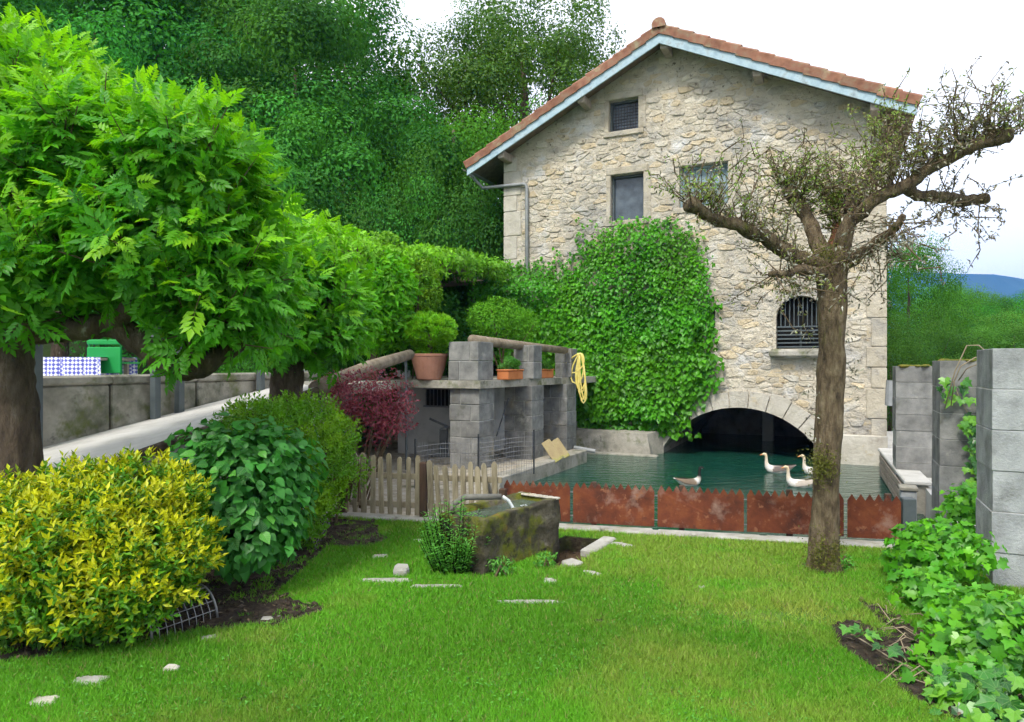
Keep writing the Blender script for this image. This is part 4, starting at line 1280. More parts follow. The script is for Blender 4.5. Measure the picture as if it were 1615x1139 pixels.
for k in range(40):
    q = wp[-1] + tdir * g_.uniform(-.05, .16) + tperp * g_.uniform(-.07, .07); q.z = .387 + g_.uniform(0, .012)
    mb.box(q, (g_.uniform(.006, .02), g_.uniform(.006, .02), .007), bev=.003)
mb.build('water_jet', fm, spt, smooth=True)

# ------------------------------------------------------------------ stones set in the grass
STONES = []
def flagstone(px, py, wpx, hpx, lab, th=.008, rot=0.0, m='kerb'):
    c = G(px, py); sc_ = c.y / F
    w = wpx * sc_; dpt = hpx * c.y * c.y / (CAMZ * F)
    g_ = random.Random(int(px * 7 + py)); n = 9
    poly = []
    for k in range(n):
        a = 2 * math.pi * k / n + g_.uniform(-.2, .2); r_ = g_.uniform(.86, 1.06)
        u, v = math.copysign(abs(math.cos(a)) ** .6, math.cos(a)) * w / 2 * r_, math.copysign(abs(math.sin(a)) ** .6, math.sin(a)) * dpt / 2 * r_
        poly.append((c.x + u * math.cos(rot) - v * math.sin(rot), c.y + u * math.sin(rot) + v * math.cos(rot)))
    mb = MB(); n_ = len(poly)
    vs = [(x, y, -.03) for x, y in poly] + [(x, y, th * .7) for x, y in poly] + [(c.x + (x - c.x) * .88, c.y + (y - c.y) * .88, th + g_.uniform(-.004, .004)) for x, y in poly]
    mb.add(vs, [(i, (i + 1) % n_, n_ + (i + 1) % n_, n_ + i) for i in range(n_)] + [(n_ + i, n_ + (i + 1) % n_, 2 * n_ + (i + 1) % n_, 2 * n_ + i) for i in range(n_)] + [tuple(range(2 * n_, 3 * n_))])
    tag(mb.build('flagstone', M[m]), lab, 'stone', 'pale stones set in the lawn')
    STONES.append([(c.x + (x - c.x) * .84, c.y + (y - c.y) * .8) for x, y in poly])
flagstone(143, 1075, 62, 18, 'pale flat stone in the near left lawn, larger of the two')
flagstone(70, 1107, 46, 18, 'grey flat stone closest to the bottom left corner of the lawn', m='ashlar')
flagstone(432, 977, 42, 8, 'small pale stone in the bare soil below the broad-leaved shrub')
flagstone(270, 1057, 26, 7, 'tiny grey stone in the lawn below the wire cage', .02, m='ashlar')
flagstone(330, 1007, 26, 10, 'pale stone touching the end of the wire cage', rot=.6)
flagstone(608, 916, 88, 8, 'long thin stone strip in the lawn left of the bushy plant')
flagstone(633, 905, 26, 10, 'small pale lump of stone behind the long strip', .06)
flagstone(600, 878, 30, 7, 'small flat stone in the lawn beyond the long strip')
flagstone(660, 853, 20, 5, 'farthest small stone in the lawn near the picket fence')
flagstone(690, 926, 90, 5, 'sunken thin stone edge running in front of the bushy plant', .012)
flagstone(838, 950, 112, 7, 'long stone edge in the lawn in front of the trough')
flagstone(983, 860, 22, 12, 'narrow pale stone near the kerb corner', rot=.9)
flagstone(935, 905, 20, 12, 'pale stone in the grass right of the channel', rot=.8)
flagstone(867, 917, 22, 10, 'pale stone at the grassy foot of the trough')
flagstone(903, 891, 30, 9, 'white stone lining the near end of the channel', .03, rot=.8)
# long kerb beside the channel
a, b = G(962, 850), G(926, 872)
tag(MB().beam(a + Vector((0, 0, -.012)), b + Vector((0, 0, -.012)), .13, .07, bev=.012).build('channel_kerb', M['kerb']), 'white kerb slab along the right side of the channel', 'kerb')
STONES.append([(a.x - .1, a.y), (b.x - .1, b.y), (b.x + .1, b.y), (a.x + .1, a.y)])
def clod(px, py, r_, lab, m='soil'):
    c = G(px, py); mb = MB(); g_ = random.Random(int(px))
    for k in range(4):
        mb.box(c + Vector((g_.uniform(-r_, r_) * .7, g_.uniform(-r_, r_) * .5, r_ * .35)), (r_ * 1.1, r_ * .9, r_ * .7), (math.cos(k), math.sin(k), 0), (-math.sin(k), math.cos(k), 0), (0, 0, 1), r_ * .3)
    tag(mb.build('earth_clod', M[m], smooth=True), lab, 'clod')
clod(945, 983, .03, 'dark clod of earth lying on the middle of the lawn')
clod(1106, 929, .03, 'grey clod of earth on the lawn towards the rusty fence', 'concrete')
clod(383, 1105, .022, 'little dark clod of earth near the bottom of the lawn')

# ------------------------------------------------------------------ soil patches
def patch_poly(cpx, rx, ry, seed, n=22):
    c = G(*cpx); g_ = random.Random(seed)
    ph = [g_.uniform(0, 6.28) for _ in range(4)]
    return [(c.x + math.cos(a) * rx * (1 + .22 * math.sin(2 * a + ph[0]) + .15 * math.sin(5 * a + ph[1])), c.y + math.sin(a) * ry * (1 + .22 * math.sin(3 * a + ph[2]) + .12 * math.sin(7 * a + ph[3]))) for a in [2 * math.pi * k / n for k in range(n)]]
SOIL = []
def soil_patch(name, poly, z=.004):
    SOIL.append(poly)
    mb = MB(); mb.add([(x, y, z) for x, y in poly], [tuple(range(len(poly)))]); mb.build(name, M['soil'], kind='structure')
soil_patch('soil_bed', [(-2.6, 3.7), (-1.95, 4.05), (-1.66, 4.6), (-1.62, 5.4), (-1.62, 6.3), (-1.35, 6.95), (-2.0, 7.15), (-6, 8), (-6, 3.2)])
soil_patch('soil_patch', patch_poly((400, 965), .34, .33, 4), .008)
soil_patch('soil_patch', patch_poly((1415, 985), .10, .34, 6), .004)
soil_patch('soil_patch', patch_poly((1530, 1075), .42, .75, 9), .010)
soil_patch('soil_patch', patch_poly((545, 845), .36, .42, 12), .012)

# earth lining and brown water of the channel
mb = MB(); cxy = (sum(p[0] for p in PIT) / 5, sum(p[1] for p in PIT) / 5)
q = [(cxy[0] + (x - cxy[0]) * .985, cxy[1] + (y - cxy[1]) * .985) for x, y in PIT]
mb.add([(x, y, -.004) for x, y in q] + [(x, y, -.3) for x, y in q], [(i, (i + 1) % 5, 5 + (i + 1) % 5, 5 + i) for i in range(5)])
mb.build('channel_lining', M['soil'], kind='structure')
mb = MB(); mb.add([(x, y, -.14) for x, y in q], [tuple(range(5))])
mb.build('channel_water', mat('brown_water', [(.07, .045, .026), (.11, .075, .045)], 5, .12, .004, 20), kind='structure')
# crumbs of earth and dead leaves on the bare soil
mb = MB(); lit = MB(); g_ = random.Random(77)
for poly in SOIL:
    xs_ = [p[0] for p in poly]; ys_ = [p[1] for p in poly]
    ar_ = (min(max(xs_), 3.4) - max(min(xs_), -3)) * (max(ys_) - min(ys_))
    for k in range(int(260 * ar_)):
        x_, y_ = g_.uniform(max(min(xs_), -3), min(max(xs_), 3.4)), g_.uniform(min(ys_), max(ys_))
        if not pip(x_, y_, poly): continue
        r_ = g_.choice((.005, .007, .009, .013, .02)); an_ = g_.uniform(0, 3)
        if k % 4:
            mb.box((x_, y_, .012 + r_ * .2), (r_ * 2, r_ * 1.5, r_ * 1.2), (math.cos(an_), math.sin(an_), .2), (-math.sin(an_), math.cos(an_), .1), (0, 0, 1), r_ * .4)
        else:
            l_ = g_.uniform(.010, .026); dx, dy = math.cos(an_) * l_, math.sin(an_) * l_
            lit.add([(x_ - dx, y_ - dy, .016), (x_ + dy * .35, y_ - dx * .35, .022), (x_ + dx, y_ + dy, .018 + g_.uniform(0, .012)), (x_ - dy * .35, y_ + dx * .35, .022)], [(0, 1, 2), (0, 2, 3)])
tag(mb.build('soil_crumbs', M['soil']), 'loose crumbs of dark earth on the bare soil', 'soil', kind='stuff')
tag(lit.build('leaf_litter', mat('dead_leaf', [(.09, .065, .04), (.19, .145, .095)], 30, .9)), 'dry brown dead leaves lying on the bare soil', 'leaf litter', kind='stuff')

# wire mesh cages over the bed
def cage(pa, pb, r_, lab, n=9):
    a, b = G(*pa), G(*pb); d_ = (b - a).normalized(); nrm_ = Vector((-d_.y, d_.x, 0))
    c = thing('wire_cage', a, lab, 'cage', 'wire mesh tunnels')
    def hp_(p): return [p + nrm_ * (r_ * (1 - math.cos(math.pi * k / 10))) + Vector((0, 0, r_ * 1.1 * math.sin(math.pi * k / 10))) for k in range(11)]
    mb = MB()
    for i in range(1, n): mb.tube(hp_(a.lerp(b, i / n)), .0028, 4, caps=False)
    for k in range(0, 11):
        p = hp_(a)[k]; mb.tube([p, p + (b - a)], .0028, 4, caps=False)
    mb.build('mesh', M['wire'], c)
    for p in (a, b): MB().tube(hp_(p), .008, 6).build('hoop', M['wire'], c, smooth=True)
cage((240, 1014), (343, 976), .17, 'arched wire mesh cage sticking out from under the yellow shrub')
cage((498, 868), (520, 832), .14, 'arched wire mesh cage in the soil left of the picket fence')

# ------------------------------------------------------------------ geese
def goose(name, px, py, heading, sc_, lab, kind):
    base = G(px, py, WZ)
    t = thing(name, base, lab, 'goose', 'geese swimming on the pond')
    ca, sa = math.cos(heading), math.sin(heading)
    def W_(x, y, z): return base + Vector((x * ca - y * sa, x * sa + y * ca, z)) * sc_
    rings = [(-.46, .20, .012, .01), (-.40, .17, .05, .02), (-.32, .13, .085, .055), (-.20, .075, .125, .095), (-.05, .05, .145, .12), (.10, .06, .135, .12), (.20, .10, .10, .10), (.255, .17, .062, .07), (.27, .25, .044, .044), (.272, .34, .036, .036), (.278, .41, .036, .036), (.30, .455, .043, .042), (.335, .462, .042, .038), (.365, .452, .028, .026), (.378, .447, .018, .016)]
    n = 12; vs = []; tn = []
    for i, (x, z, ry, rz_) in enumerate(rings):
        x0, z0 = rings[max(i - 1, 0)][:2]; x1, z1 = rings[min(i + 1, len(rings) - 1)][:2]
        L = math.hypot(x1 - x0, z1 - z0); tx, tz = (x1 - x0) / L, (z1 - z0) / L
        for k in range(n):
            a = 2 * math.pi * k / n
            u = math.cos(a) * ry; w = math.sin(a) * rz_
            vs.append(W_(x - tz * w, u, z + tx * w))
            wht = (1.0, 1.0, 1.0); c = wht
            if kind == 'canada':
                if i >= 8: c = (.015, .015, .015)
                elif i == 7: c = (.75, .72, .68)
                elif 3 <= i <= 5 and w > .0: c = (.24, .19, .14)
                elif i <= 2: c = (1.1, 1.1, 1.1)
                if i in (12,) and w < 0: c = (1.15, 1.15, 1.15)
            else:
                if i >= 8: c = (1.0, .82, .58) if i >= 10 else (1.0, .90, .76)
                if kind == 'grey' and 3 <= i <= 5 and w > .02: c = (.42, .38, .36)
            tn.append(c)
    mb = MB()
    mb.add(vs, [(i * n + k, i * n + (k + 1) % n, i * n + n + (k + 1) % n, i * n + n + k) for i in range(len(rings) - 1) for k in range(n)] + [tuple(range(n - 1, -1, -1)), tuple(range((len(rings) - 1) * n, len(rings) * n))])
    mb.t = tn
    mb.build('body', M['white'], t, smooth=True)
    mb = MB(); mb.tube([W_(.370, 0, .449), W_(.40, 0, .442), W_(.435, 0, .432)], [.020 * sc_, .016 * sc_, .006 * sc_], 8)
    mb.build('beak', M['beak_black'] if kind == 'canada' else M['beak'], t, smooth=True)
    for sy in (-1, 1):
        MB().lathe([(.001, -.006 * sc_), (.006 * sc_, 0), (.001, .006 * sc_)], W_(.335, sy * .040, .472), 6).build('eye', M['beak_black'], t)
        # folded wing: a curved shell tapering to the tail
        mb = MB(); q = []
        stn = [(.14, .02, .11, .02), (.05, .03, .15, .0), (-.10, .05, .17, .0), (-.24, .09, .18, .01), (-.36, .145, .19, .02), (-.45, .19, .205, .0)]
        for (x, z0, z1, _) in stn:
            wy = .152 * math.sqrt(max(.05, 1 - ((x + .03) / .47) ** 2))
            for f in (0, .4, .75, 1):
                z = z0 + (z1 - z0) * f
                q.append(W_(x, sy * (wy * (1.0 - .42 * f * f) + .006), z + .01))
        mb.ct = {'canada': (.26, .20, .15), 'grey': (.20, .17, .16), 'white': (.60, .55, .50)}[kind]
        fs = [(i * 4 + k, i * 4 + k + 1, i * 4 + 5 + k, i * 4 + 4 + k) for i in range(5) for k in range(3)]
        mb.add(q, fs)
        mb.build('wing', M['white'], t, smooth=True)
goose('swimming_goose', 1088, 765, R(8), .60, 'black-necked brown goose swimming alone on the left', 'canada')
goose('swimming_goose', 1226, 745, R(170), .70, 'grey and white goose at the back, its head turned left', 'grey')
goose('swimming_goose', 1286, 748, R(172), .70, 'pale goose partly hidden behind the tree trunk, its orange beak showing', 'white')
goose('swimming_goose', 1262, 768, R(174), .68, 'white goose nearest the rusty fence, tail behind the trunk', 'white')
# ------------------------------------------------------------------ leaf shapes for single leaves
def leaf_mesh(name, outline, m, fold=.12, bend=.15):
    """Leaf fan from a midrib point: outline of (x, y) from base round to base, length 1 along +X, normal +Z."""
    vs = [(.42, 0, 0)]
    for (x, y) in outline: vs.append((x, y, abs(y) * fold * 2 - bend * x * x))
    n = len(outline)
    me = bpy.data.meshes.new(name)
    me.from_pydata(vs, [], [(0, 1 + i, 1 + (i + 1) % n) for i in range(n)])
    me.materials.append(m); me.update()
    return me
OVATE = [(0, 0), (.10, -.22), (.32, -.36), (.58, -.30), (.82, -.13), (1, 0), (.82, .13), (.58, .30), (.32, .36), (.10, .22)]
IVYL = [(.06, 0), (-.06, -.20), (.14, -.50), (.30, -.30), (.52, -.44), (.62, -.18), (1, 0), (.62, .18), (.52, .44), (.30, .30), (.14, .50), (-.06, .20)]

def frame_mats(pos, tip, nrm, L):
    tip = unit(tip); side = unit(np.cross(nrm, tip)); nr = np.cross(tip, side)
    out = []
    for i in range(len(pos)):
        l = L[i]
        out.append(Matrix(((tip[i, 0] * l, side[i, 0] * l, nr[i, 0] * l, pos[i, 0]), (tip[i, 1] * l, side[i, 1] * l, nr[i, 1] * l, pos[i, 1]), (tip[i, 2] * l, side[i, 2] * l, nr[i, 2] * l, pos[i, 2]), (0, 0, 0, 1))))
    return out
def single_leaves(name, me, pos, tip, nrm, L, parent):
    for m_ in frame_mats(pos, tip, nrm, L): place(name, me, m_, parent)
def shape_batch(outline, pos, tip, nrm, L, fold=.12, bend=.15):
    """Joined leaves of the given outline (triangles)."""
    tip = unit(tip); side = unit(np.cross(nrm, tip)); nr = np.cross(tip, side)
    loc = np.array([(.42, 0, 0)] + [(x, y, abs(y) * fold * 2 - bend * x * x) for x, y in outline])
    n = len(outline)
    V = pos[:, None, :] + (loc[None, :, 0, None] * tip[:, None, :] + loc[None, :, 1, None] * side[:, None, :] + loc[None, :, 2, None] * nr[:, None, :]) * np.asarray(L)[:, None, None]
    tri = np.array([(0, 1 + i, 1 + (i + 1) % n) for i in range(n)])
    Fc = (np.arange(len(pos))[:, None, None] * (n + 1) + tri[None]).reshape(-1, 3)
    return V.reshape(-1, 3), Fc, n + 1

# pinnate ash leaf: seven to nine leaflets on one stalk
def ash_parts():
    vs = [(0, .006, 0), (0, -.006, 0), (1, 0, -.12)]; fs = [(0, 1, 2)]
    for k, t in enumerate((.30, .50, .70, .88)):
        for s in (-1, 1):
            b = np.array([t, 0, -.12 * t * t]); d = np.array([.62, s * .78, -.10 - .06 * k]); d /= np.linalg.norm(d)
            l = .46 - .05 * abs(k - 1.3); sd = np.array([-d[1], d[0], 0]) * s
            m_ = b + d * l * .45
            i = len(vs)
            vs += [tuple(b), tuple(m_ + sd * l * .26 + np.array([0, 0, .03])), tuple(b + d * l + np.array([0, 0, -.06])), tuple(m_ - sd * l * .26 + np.array([0, 0, .03]))]
            fs += [(i, i + 1, i + 2), (i, i + 2, i + 3)]
    i = len(vs)
    vs += [(.95, 0, -.11), (1.15, .11, -.11), (1.42, 0, -.24), (1.15, -.11, -.11)]; fs += [(i, i + 1, i + 2), (i, i + 2, i + 3)]
    return np.array(vs, float), np.array(fs)
ASH_V, ASH_F = ash_parts()
ash_me = np_mesh('ash_leaf', ASH_V, ASH_F, LM['ash_obj'])
def ash_batch(pos, tip, nrm, L):
    tip = unit(tip); side = unit(np.cross(nrm, tip)); nr = np.cross(tip, side)
    V = pos[:, None, :] + (ASH_V[None, :, 0, None] * tip[:, None, :] + ASH_V[None, :, 1, None] * side[:, None, :] + ASH_V[None, :, 2, None] * nr[:, None, :]) * L[:, None, None]
    Fc = (np.arange(len(pos))[:, None, None] * len(ASH_V) + ASH_F[None]).reshape(-1, 3)
    return V.reshape(-1, 3), Fc

def blob_leaves(blobs, per_m2, seed, droop=.25, inner=.5):
    """Leaves spread through the outer layers of several ellipsoids (px, py, d, rx_px, ry_px, rd)."""
    g = np.random.default_rng(seed)
    C = []; Rr = []
    for (px, py, d, rx, ry, rd) in blobs:
        C.append(np.array(P(px, py, d))); Rr.append(np.array([rx / F * d, rd, ry / F * d]))
    pos = []; nr = []
    for c, r in zip(C, Rr):
        n = int(per_m2 * 4 * math.pi * (((r[0] * r[1]) ** 1.6 + (r[0] * r[2]) ** 1.6 + (r[1] * r[2]) ** 1.6) / 3) ** (1 / 1.6))
        d = unit(g.normal(size=(n, 3)))
        f = 1 - g.random(n) ** 1.6 * inner
        f *= 1 + .16 * (vnoise(d[:, 0] * 3 + seed, d[:, 2] * 3 + d[:, 1], 1.6, seed) - .5) * 2
        p = c + d * f[:, None] * r
        keep = np.ones(n, bool)
        for c2, r2 in zip(C, Rr):
            if c2 is c: continue
            q = (((p - c2) / r2) ** 2).sum(1) < .36
            keep &= ~q
        pos.append(p[keep]); nr.append(unit(d / r)[keep])
    return np.concatenate(pos), np.concatenate(nr), g

def ash_tree(name, label, base, trunk_pts, trunk_r, limbs, blobs, per_m2, nobj, L0, seed, group=None):
    t = thing(name, base, label, 'tree', group)
    MB().bark(trunk_pts, trunk_r, 26, .03, .026, 8, seed).build('trunk', M['bark_dark'], t, smooth=True)
    for i, (pts, rr) in enumerate(limbs):
        MB().bark(pts, rr, 16, .04, .022, 8, seed + i).build('limb', M['bark_dark'], t, smooth=True)
    sp, sn, g = blob_leaves(blobs, per_m2, seed, inner=.38)
    ns = len(sp)
    sd = unit(sn * .75 + np.array([0, 0, .55]) + g.normal(size=(ns, 3)) * .28)      # shoots reach outwards and up
    sl = g.uniform(.14, .34, ns)
    K_ = 8
    f = np.tile(np.linspace(.0, 1.0, K_), ns); i_ = np.repeat(np.arange(ns), K_)
    pos = sp[i_] + sd[i_] * (sl[i_] * f)[:, None]
    nr = sn[i_]; n = len(pos)
    an = np.tile(np.arange(K_) * 2.4, ns) + np.repeat(g.uniform(0, 6.28, ns), K_)
    e1_ = unit(np.cross(sd, np.array([.3, .2, 1.0]))); e2_ = np.cross(sd, e1_)
    rad_ = e1_[i_] * np.cos(an)[:, None] + e2_[i_] * np.sin(an)[:, None]
    tip = unit(rad_ * (1.15 - .6 * f)[:, None] + sd[i_] * (.25 + .75 * f)[:, None] + g.normal(size=(n, 3)) * .15 - np.array([0, 0, .12]))
    up = unit(sd[i_] + np.array([0, 0, .5]) + nr * .25 + g.normal(size=(n, 3)) * .25)
    L = L0 * g.uniform(.6, 1.15, n) * (1.05 - .3 * f)
    tw_ = MB()
    for q in range(0, ns, 2):
        tw_.tube([Vector(sp[q] - sd[q] * .12), Vector(sp[q] + sd[q] * sl[q])], [.006, .003], 4, caps=False)
    tw_.build('twigs', M['stem'], t, kind='stuff')
    # upper shoot ends: yellower new growth, with top light painted in as brightness
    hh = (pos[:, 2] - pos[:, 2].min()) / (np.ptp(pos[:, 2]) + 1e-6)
    young_lit = np.clip((nr[:, 2] + .25) * 1.0, 0, 1) * (.25 + .75 * f) * np.repeat(g.uniform(.35, 1, ns), K_)
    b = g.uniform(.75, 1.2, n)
    tint = np.stack([b * (.65 + 1.7 * young_lit), b * (.78 + .75 * young_lit), b * (.9 + .1 * young_lit)], 1)
    order = np.argsort(pos[:, 1] + g.uniform(0, .5, n) - .0 * hh)
    vis = np.array([abs((p[0] / p[1]) * F + CX - 807) < 860 and p[2] < 5 for p in pos])
    cand = [i for i in order if vis[i]][:nobj]
    mask = np.ones(n, bool); mask[cand] = False
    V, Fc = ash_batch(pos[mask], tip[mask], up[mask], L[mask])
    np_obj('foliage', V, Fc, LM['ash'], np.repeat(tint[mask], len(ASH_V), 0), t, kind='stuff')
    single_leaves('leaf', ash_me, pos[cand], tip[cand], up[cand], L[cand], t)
    print(name, n)
    return t
b1 = P(22, 800, 4.72); b1.z = .45
ash_tree('ash_tree', 'big pollarded ash tree with bright green crown at the left edge', b1,
    [b1, P(24, 740, 4.72), P(22, 660, 4.72), P(18, 590, 4.72), P(14, 530, 4.75), P(24, 470, 4.8)], [.185, .165, .145, .14, .155, .165],
    [([P(40, 520, 4.75), P(110, 520, 4.75), P(180, 515, 4.8), P(235, 550, 4.85), P(285, 583, 4.85), P(350, 560, 4.9), P(400, 520, 5.0)], [.09, .085, .085, .09, .085, .07, .04]),
     ([P(20, 480, 4.8), P(90, 420, 4.9), P(160, 370, 5.0), P(220, 320, 5.0)], [.13, .10, .08, .04]),
     ([P(10, 480, 4.8), P(-60, 380, 4.9), P(-120, 330, 5.1)], [.12, .09, .05]),
     ([P(20, 470, 4.8), P(40, 350, 5.2), P(40, 250, 5.5)], [.11, .08, .04]),
     ([P(170, 515, 4.8), P(230, 470, 4.6), P(290, 420, 4.5)], [.07, .05, .03])],
    [(30, 190, 5.5, 105, 110, .7), (-70, 330, 5.0, 75, 150, .7), (165, 270, 5.1, 110, 105, .65), (300, 285, 4.9, 78, 80, .5), (240, 395, 4.7, 110, 70, .45), (90, 420, 4.7, 70, 55, .35), (375, 460, 5.0, 52, 66, .35), (335, 490, 4.8, 55, 42, .35), (370, 345, 5.0, 36, 52, .3), (15, 460, 4.5, 35, 80, .2), (325, 540, 4.75, 45, 16, .16)],
    50, 300, .195, 3, 'pollarded ash trees')
b2 = P(452, 660, 7.3); b2.z = .7
ash_tree('ash_tree', 'small pollarded ash tree with short thick trunk beside the ramp', b2,
    [b2, P(452, 620, 7.3), P(453, 580, 7.3), P(455, 540, 7.3)], [.19, .17, .16, .19],
    [([P(455, 550, 7.3), P(500, 500, 7.2), P(535, 440, 7.2)], [.10, .07, .03]), ([P(450, 550, 7.3), P(430, 480, 7.3), P(440, 400, 7.4)], [.10, .07, .03])],
    [(465, 430, 7.4, 68, 62, .45), (505, 485, 7.2, 50, 60, .4), (440, 500, 7.1, 50, 50, .35), (530, 470, 7.4, 24, 46, .25), (480, 530, 7.1, 58, 30, .3)],
    42, 120, .20, 9, 'pollarded ash trees')

# ------------------------------------------------------------------ shrubs of the bed
EXTRA = {}
def shrub(name, label, blobs, per_m2, L, W, m, seed, tintf=None, inner=.4, up=.35, group=None, stems=5, stem_m='stem', base=None, whorl=0):
    pos, nr, g = blob_leaves(blobs, per_m2, seed, inner=inner)
    n = len(pos)
    if whorl:
        sd = unit(nr * .7 + np.array([0, 0, .75]) + g.normal(size=(n, 3)) * .3)
        e1_ = unit(np.cross(sd, np.array([.3, .2, 1.0]))); e2_ = np.cross(sd, e1_)
        i_ = np.repeat(np.arange(n), whorl); kk = np.tile(np.arange(whorl), n); fr = kk / (whorl - 1)
        an = kk * 2.4 + np.repeat(g.uniform(0, 6.28, n), whorl)
        ra_ = e1_[i_] * np.cos(an)[:, None] + e2_[i_] * np.sin(an)[:, None]
        pos = pos[i_] + sd[i_] * (fr * L * 1.5)[:, None]; n0 = n; n = len(pos); nr = nr[i_]
    nrm = unit(nr + g.normal(size=(n, 3)) * .45 + np.array([0, 0, up]))
    tip = unit(np.cross(nrm, g.normal(size=(n, 3))) + nr * .5)
    if whorl:
        tip = unit(ra_ * (1.2 - .75 * fr)[:, None] + sd[i_] * (.3 + .8 * fr)[:, None] + g.normal(size=(n, 3)) * .12)
        nrm = unit(sd[i_] - tip * .2 + g.normal(size=(n, 3)) * .15)
    b = g.uniform(.72, 1.25, n) * (.8 + .4 * vnoise(pos[:, 0] * 3, pos[:, 2] * 3 + pos[:, 1] * 2, 2.0, seed))
    if whorl: b = np.repeat(g.uniform(.8, 1.2, n0), whorl) * g.uniform(.9, 1.1, n); EXTRA['fr'] = fr; EXTRA['sh'] = np.repeat(g.random(n0), whorl)
    tint = np.stack([b * g.uniform(.85, 1.2, n), b, b * g.uniform(.8, 1.1, n)], 1)
    if tintf is not None: tint = tintf(pos, nr, g, b)
    bs = base or Vector((float(pos[:, 0].mean()), float(pos[:, 1].mean()), max(0.0, float(pos[:, 2].min()))))
    t = thing(name, bs, label, 'shrub', group)
    V, Fc = leaf_batch(pos, tip, nrm, L * g.uniform(.75, 1.25, n), W)
    np_obj('foliage', V, Fc, m, np.repeat(tint, 4, 0), t, kind='stuff')
    for k in range(stems):
        i = g.integers(0, n)
        q = Vector(pos[i]); a = Vector((bs.x + g.uniform(-.08, .08), bs.y + g.uniform(-.06, .06), bs.z))
        MB().tube([a, a.lerp(q, .5) + Vector((0, 0, .08)), q], [.014, .011, .006], 5).build('stem', M[stem_m], t)
    return t
def euo_tint(pos, nr, g, b):
    n = len(pos)
    y = vnoise(pos[:, 0] * 4, pos[:, 2] * 4 + pos[:, 1] * 3, 2.2, 77) * .55 + vnoise(pos[:, 0] * 9, pos[:, 2] * 9 + pos[:, 1] * 6, 2.0, 78) * .35 + nr[:, 2] * .14 + (EXTRA['sh'] - .5) * .34 + (EXTRA['fr'] - .55) * .46 - .09
    yel = np.clip((y - .32) * 3.5, 0, 1)[:, None]
    c = np.array([.085, .260, .012]) * (1 - yel) + np.array([.52, .54, .012]) * yel
    return c * b[:, None] * 1.05
shrub('euonymus_shrub', 'large yellow and green variegated shrub in the left foreground',
      [(120, 860, 4.15, 190, 120, .50), (215, 835, 4.25, 105, 105, .42), (70, 900, 4.0, 130, 105, .42), (235, 880, 4.05, 85, 75, .34), (150, 930, 3.95, 140, 75, .34)],
      560, .048, .021, LM['euonymus'], 14, euo_tint, inner=.4, whorl=7)
shrub('low_green_shrub', 'dark green low growth under the yellow shrub at the left edge',
      [(30, 970, 4.1, 90, 60, .3), (130, 985, 4.0, 90, 34, .25)], 900, .06, .03, LM['shrub'], 15, stems=2)
# broad-leaved shrub with single leaves
def broad_shrub():
    blobs = [(375, 770, 4.9, 85, 105, .40), (335, 740, 5.0, 70, 70, .34), (430, 740, 5.2, 70, 75, .36), (390, 840, 4.8, 75, 62, .32), (440, 800, 5.0, 45, 65, .28)]
    pos, nr, g = blob_leaves(blobs, 680, 31, inner=.55)
    n = len(pos)
    nrm = unit(nr * .9 + g.normal(size=(n, 3)) * .35 + np.array([0, 0, .55]))
    tip = unit(nr * .55 + np.cross(nrm, g.normal(size=(n, 3))) * .6 + np.array([0, 0, -.45]))
    L = g.uniform(.045, .105, n)
    t = thing('broad_leaved_shrub', G(390, 925), 'deep green broad-leaved shrub between the yellow shrub and the pale hedge', 'shrub')
    order = np.argsort(pos[:, 1] - .25 * nr[:, 2] + g.uniform(0, .25, n))[:300]
    mask = np.ones(n, bool); mask[order] = False
    b = g.uniform(.7, 1.25, n); tint = np.stack([b, b, b], 1)
    V, Fc, k = shape_batch(OVATE, pos[mask], tip[mask], nrm[mask], L[mask])
    np_obj('foliage', V, Fc, LM['hydra'], np.repeat(tint[mask], k, 0), t, kind='stuff')
    me = leaf_mesh('broad_leaf', OVATE, LM['hydra_obj'])
    single_leaves('leaf', me, pos[order], tip[order], nrm[order], L[order], t)
    bs = G(390, 925) + Vector((-.25, .35, 0))
    for k in range(7):
        q = Vector(pos[g.integers(0, n)]); MB().tube([bs, bs.lerp(q, .5) + Vector((0, 0, .1)), q], [.016, .012, .005], 5).build('stem', M['stem'], t)
    print('broad', n)
broad_shrub()
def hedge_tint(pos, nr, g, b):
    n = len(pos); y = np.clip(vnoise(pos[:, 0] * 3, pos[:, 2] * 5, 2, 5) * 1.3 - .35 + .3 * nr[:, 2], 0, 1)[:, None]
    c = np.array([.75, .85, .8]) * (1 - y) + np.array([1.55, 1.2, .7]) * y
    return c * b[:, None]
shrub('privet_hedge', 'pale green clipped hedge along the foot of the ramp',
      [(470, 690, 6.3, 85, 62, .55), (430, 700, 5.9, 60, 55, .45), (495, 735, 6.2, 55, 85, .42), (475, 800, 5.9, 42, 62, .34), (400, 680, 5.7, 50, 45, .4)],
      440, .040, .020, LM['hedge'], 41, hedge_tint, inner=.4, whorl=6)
shrub('purple_barberry', 'dark purple barberry bush in front of the terrace recess',
      [(590, 625, 8.4, 65, 45, .5), (540, 615, 8.3, 50, 32, .4), (625, 650, 8.4, 36, 40, .35), (600, 672, 8.2, 32, 34, .3), (560, 640, 8.2, 60, 36, .4)],
      620, .046, .022, LM['berberis'], 51, None, inner=.95, base=Vector((-1.85, 8.3, -.14)), stems=14)
shrub('small_yellowish_shrub', 'small yellow-green shrub in front of the picket fence', [(563, 745, 6.9, 26, 26, .16), (545, 770, 6.9, 22, 22, .14)], 900, .04, .02, LM['hedge'], 52, hedge_tint, inner=.7)
shrub('dark_green_bush', 'dark green bush between the pale hedge and the picket fence', [(520, 740, 7.0, 38, 60, .3), (525, 690, 7.2, 30, 40, .3)], 700, .055, .028, LM['shrub'], 53, None, inner=.6, base=Vector((-1.85, 7.0, 0)))
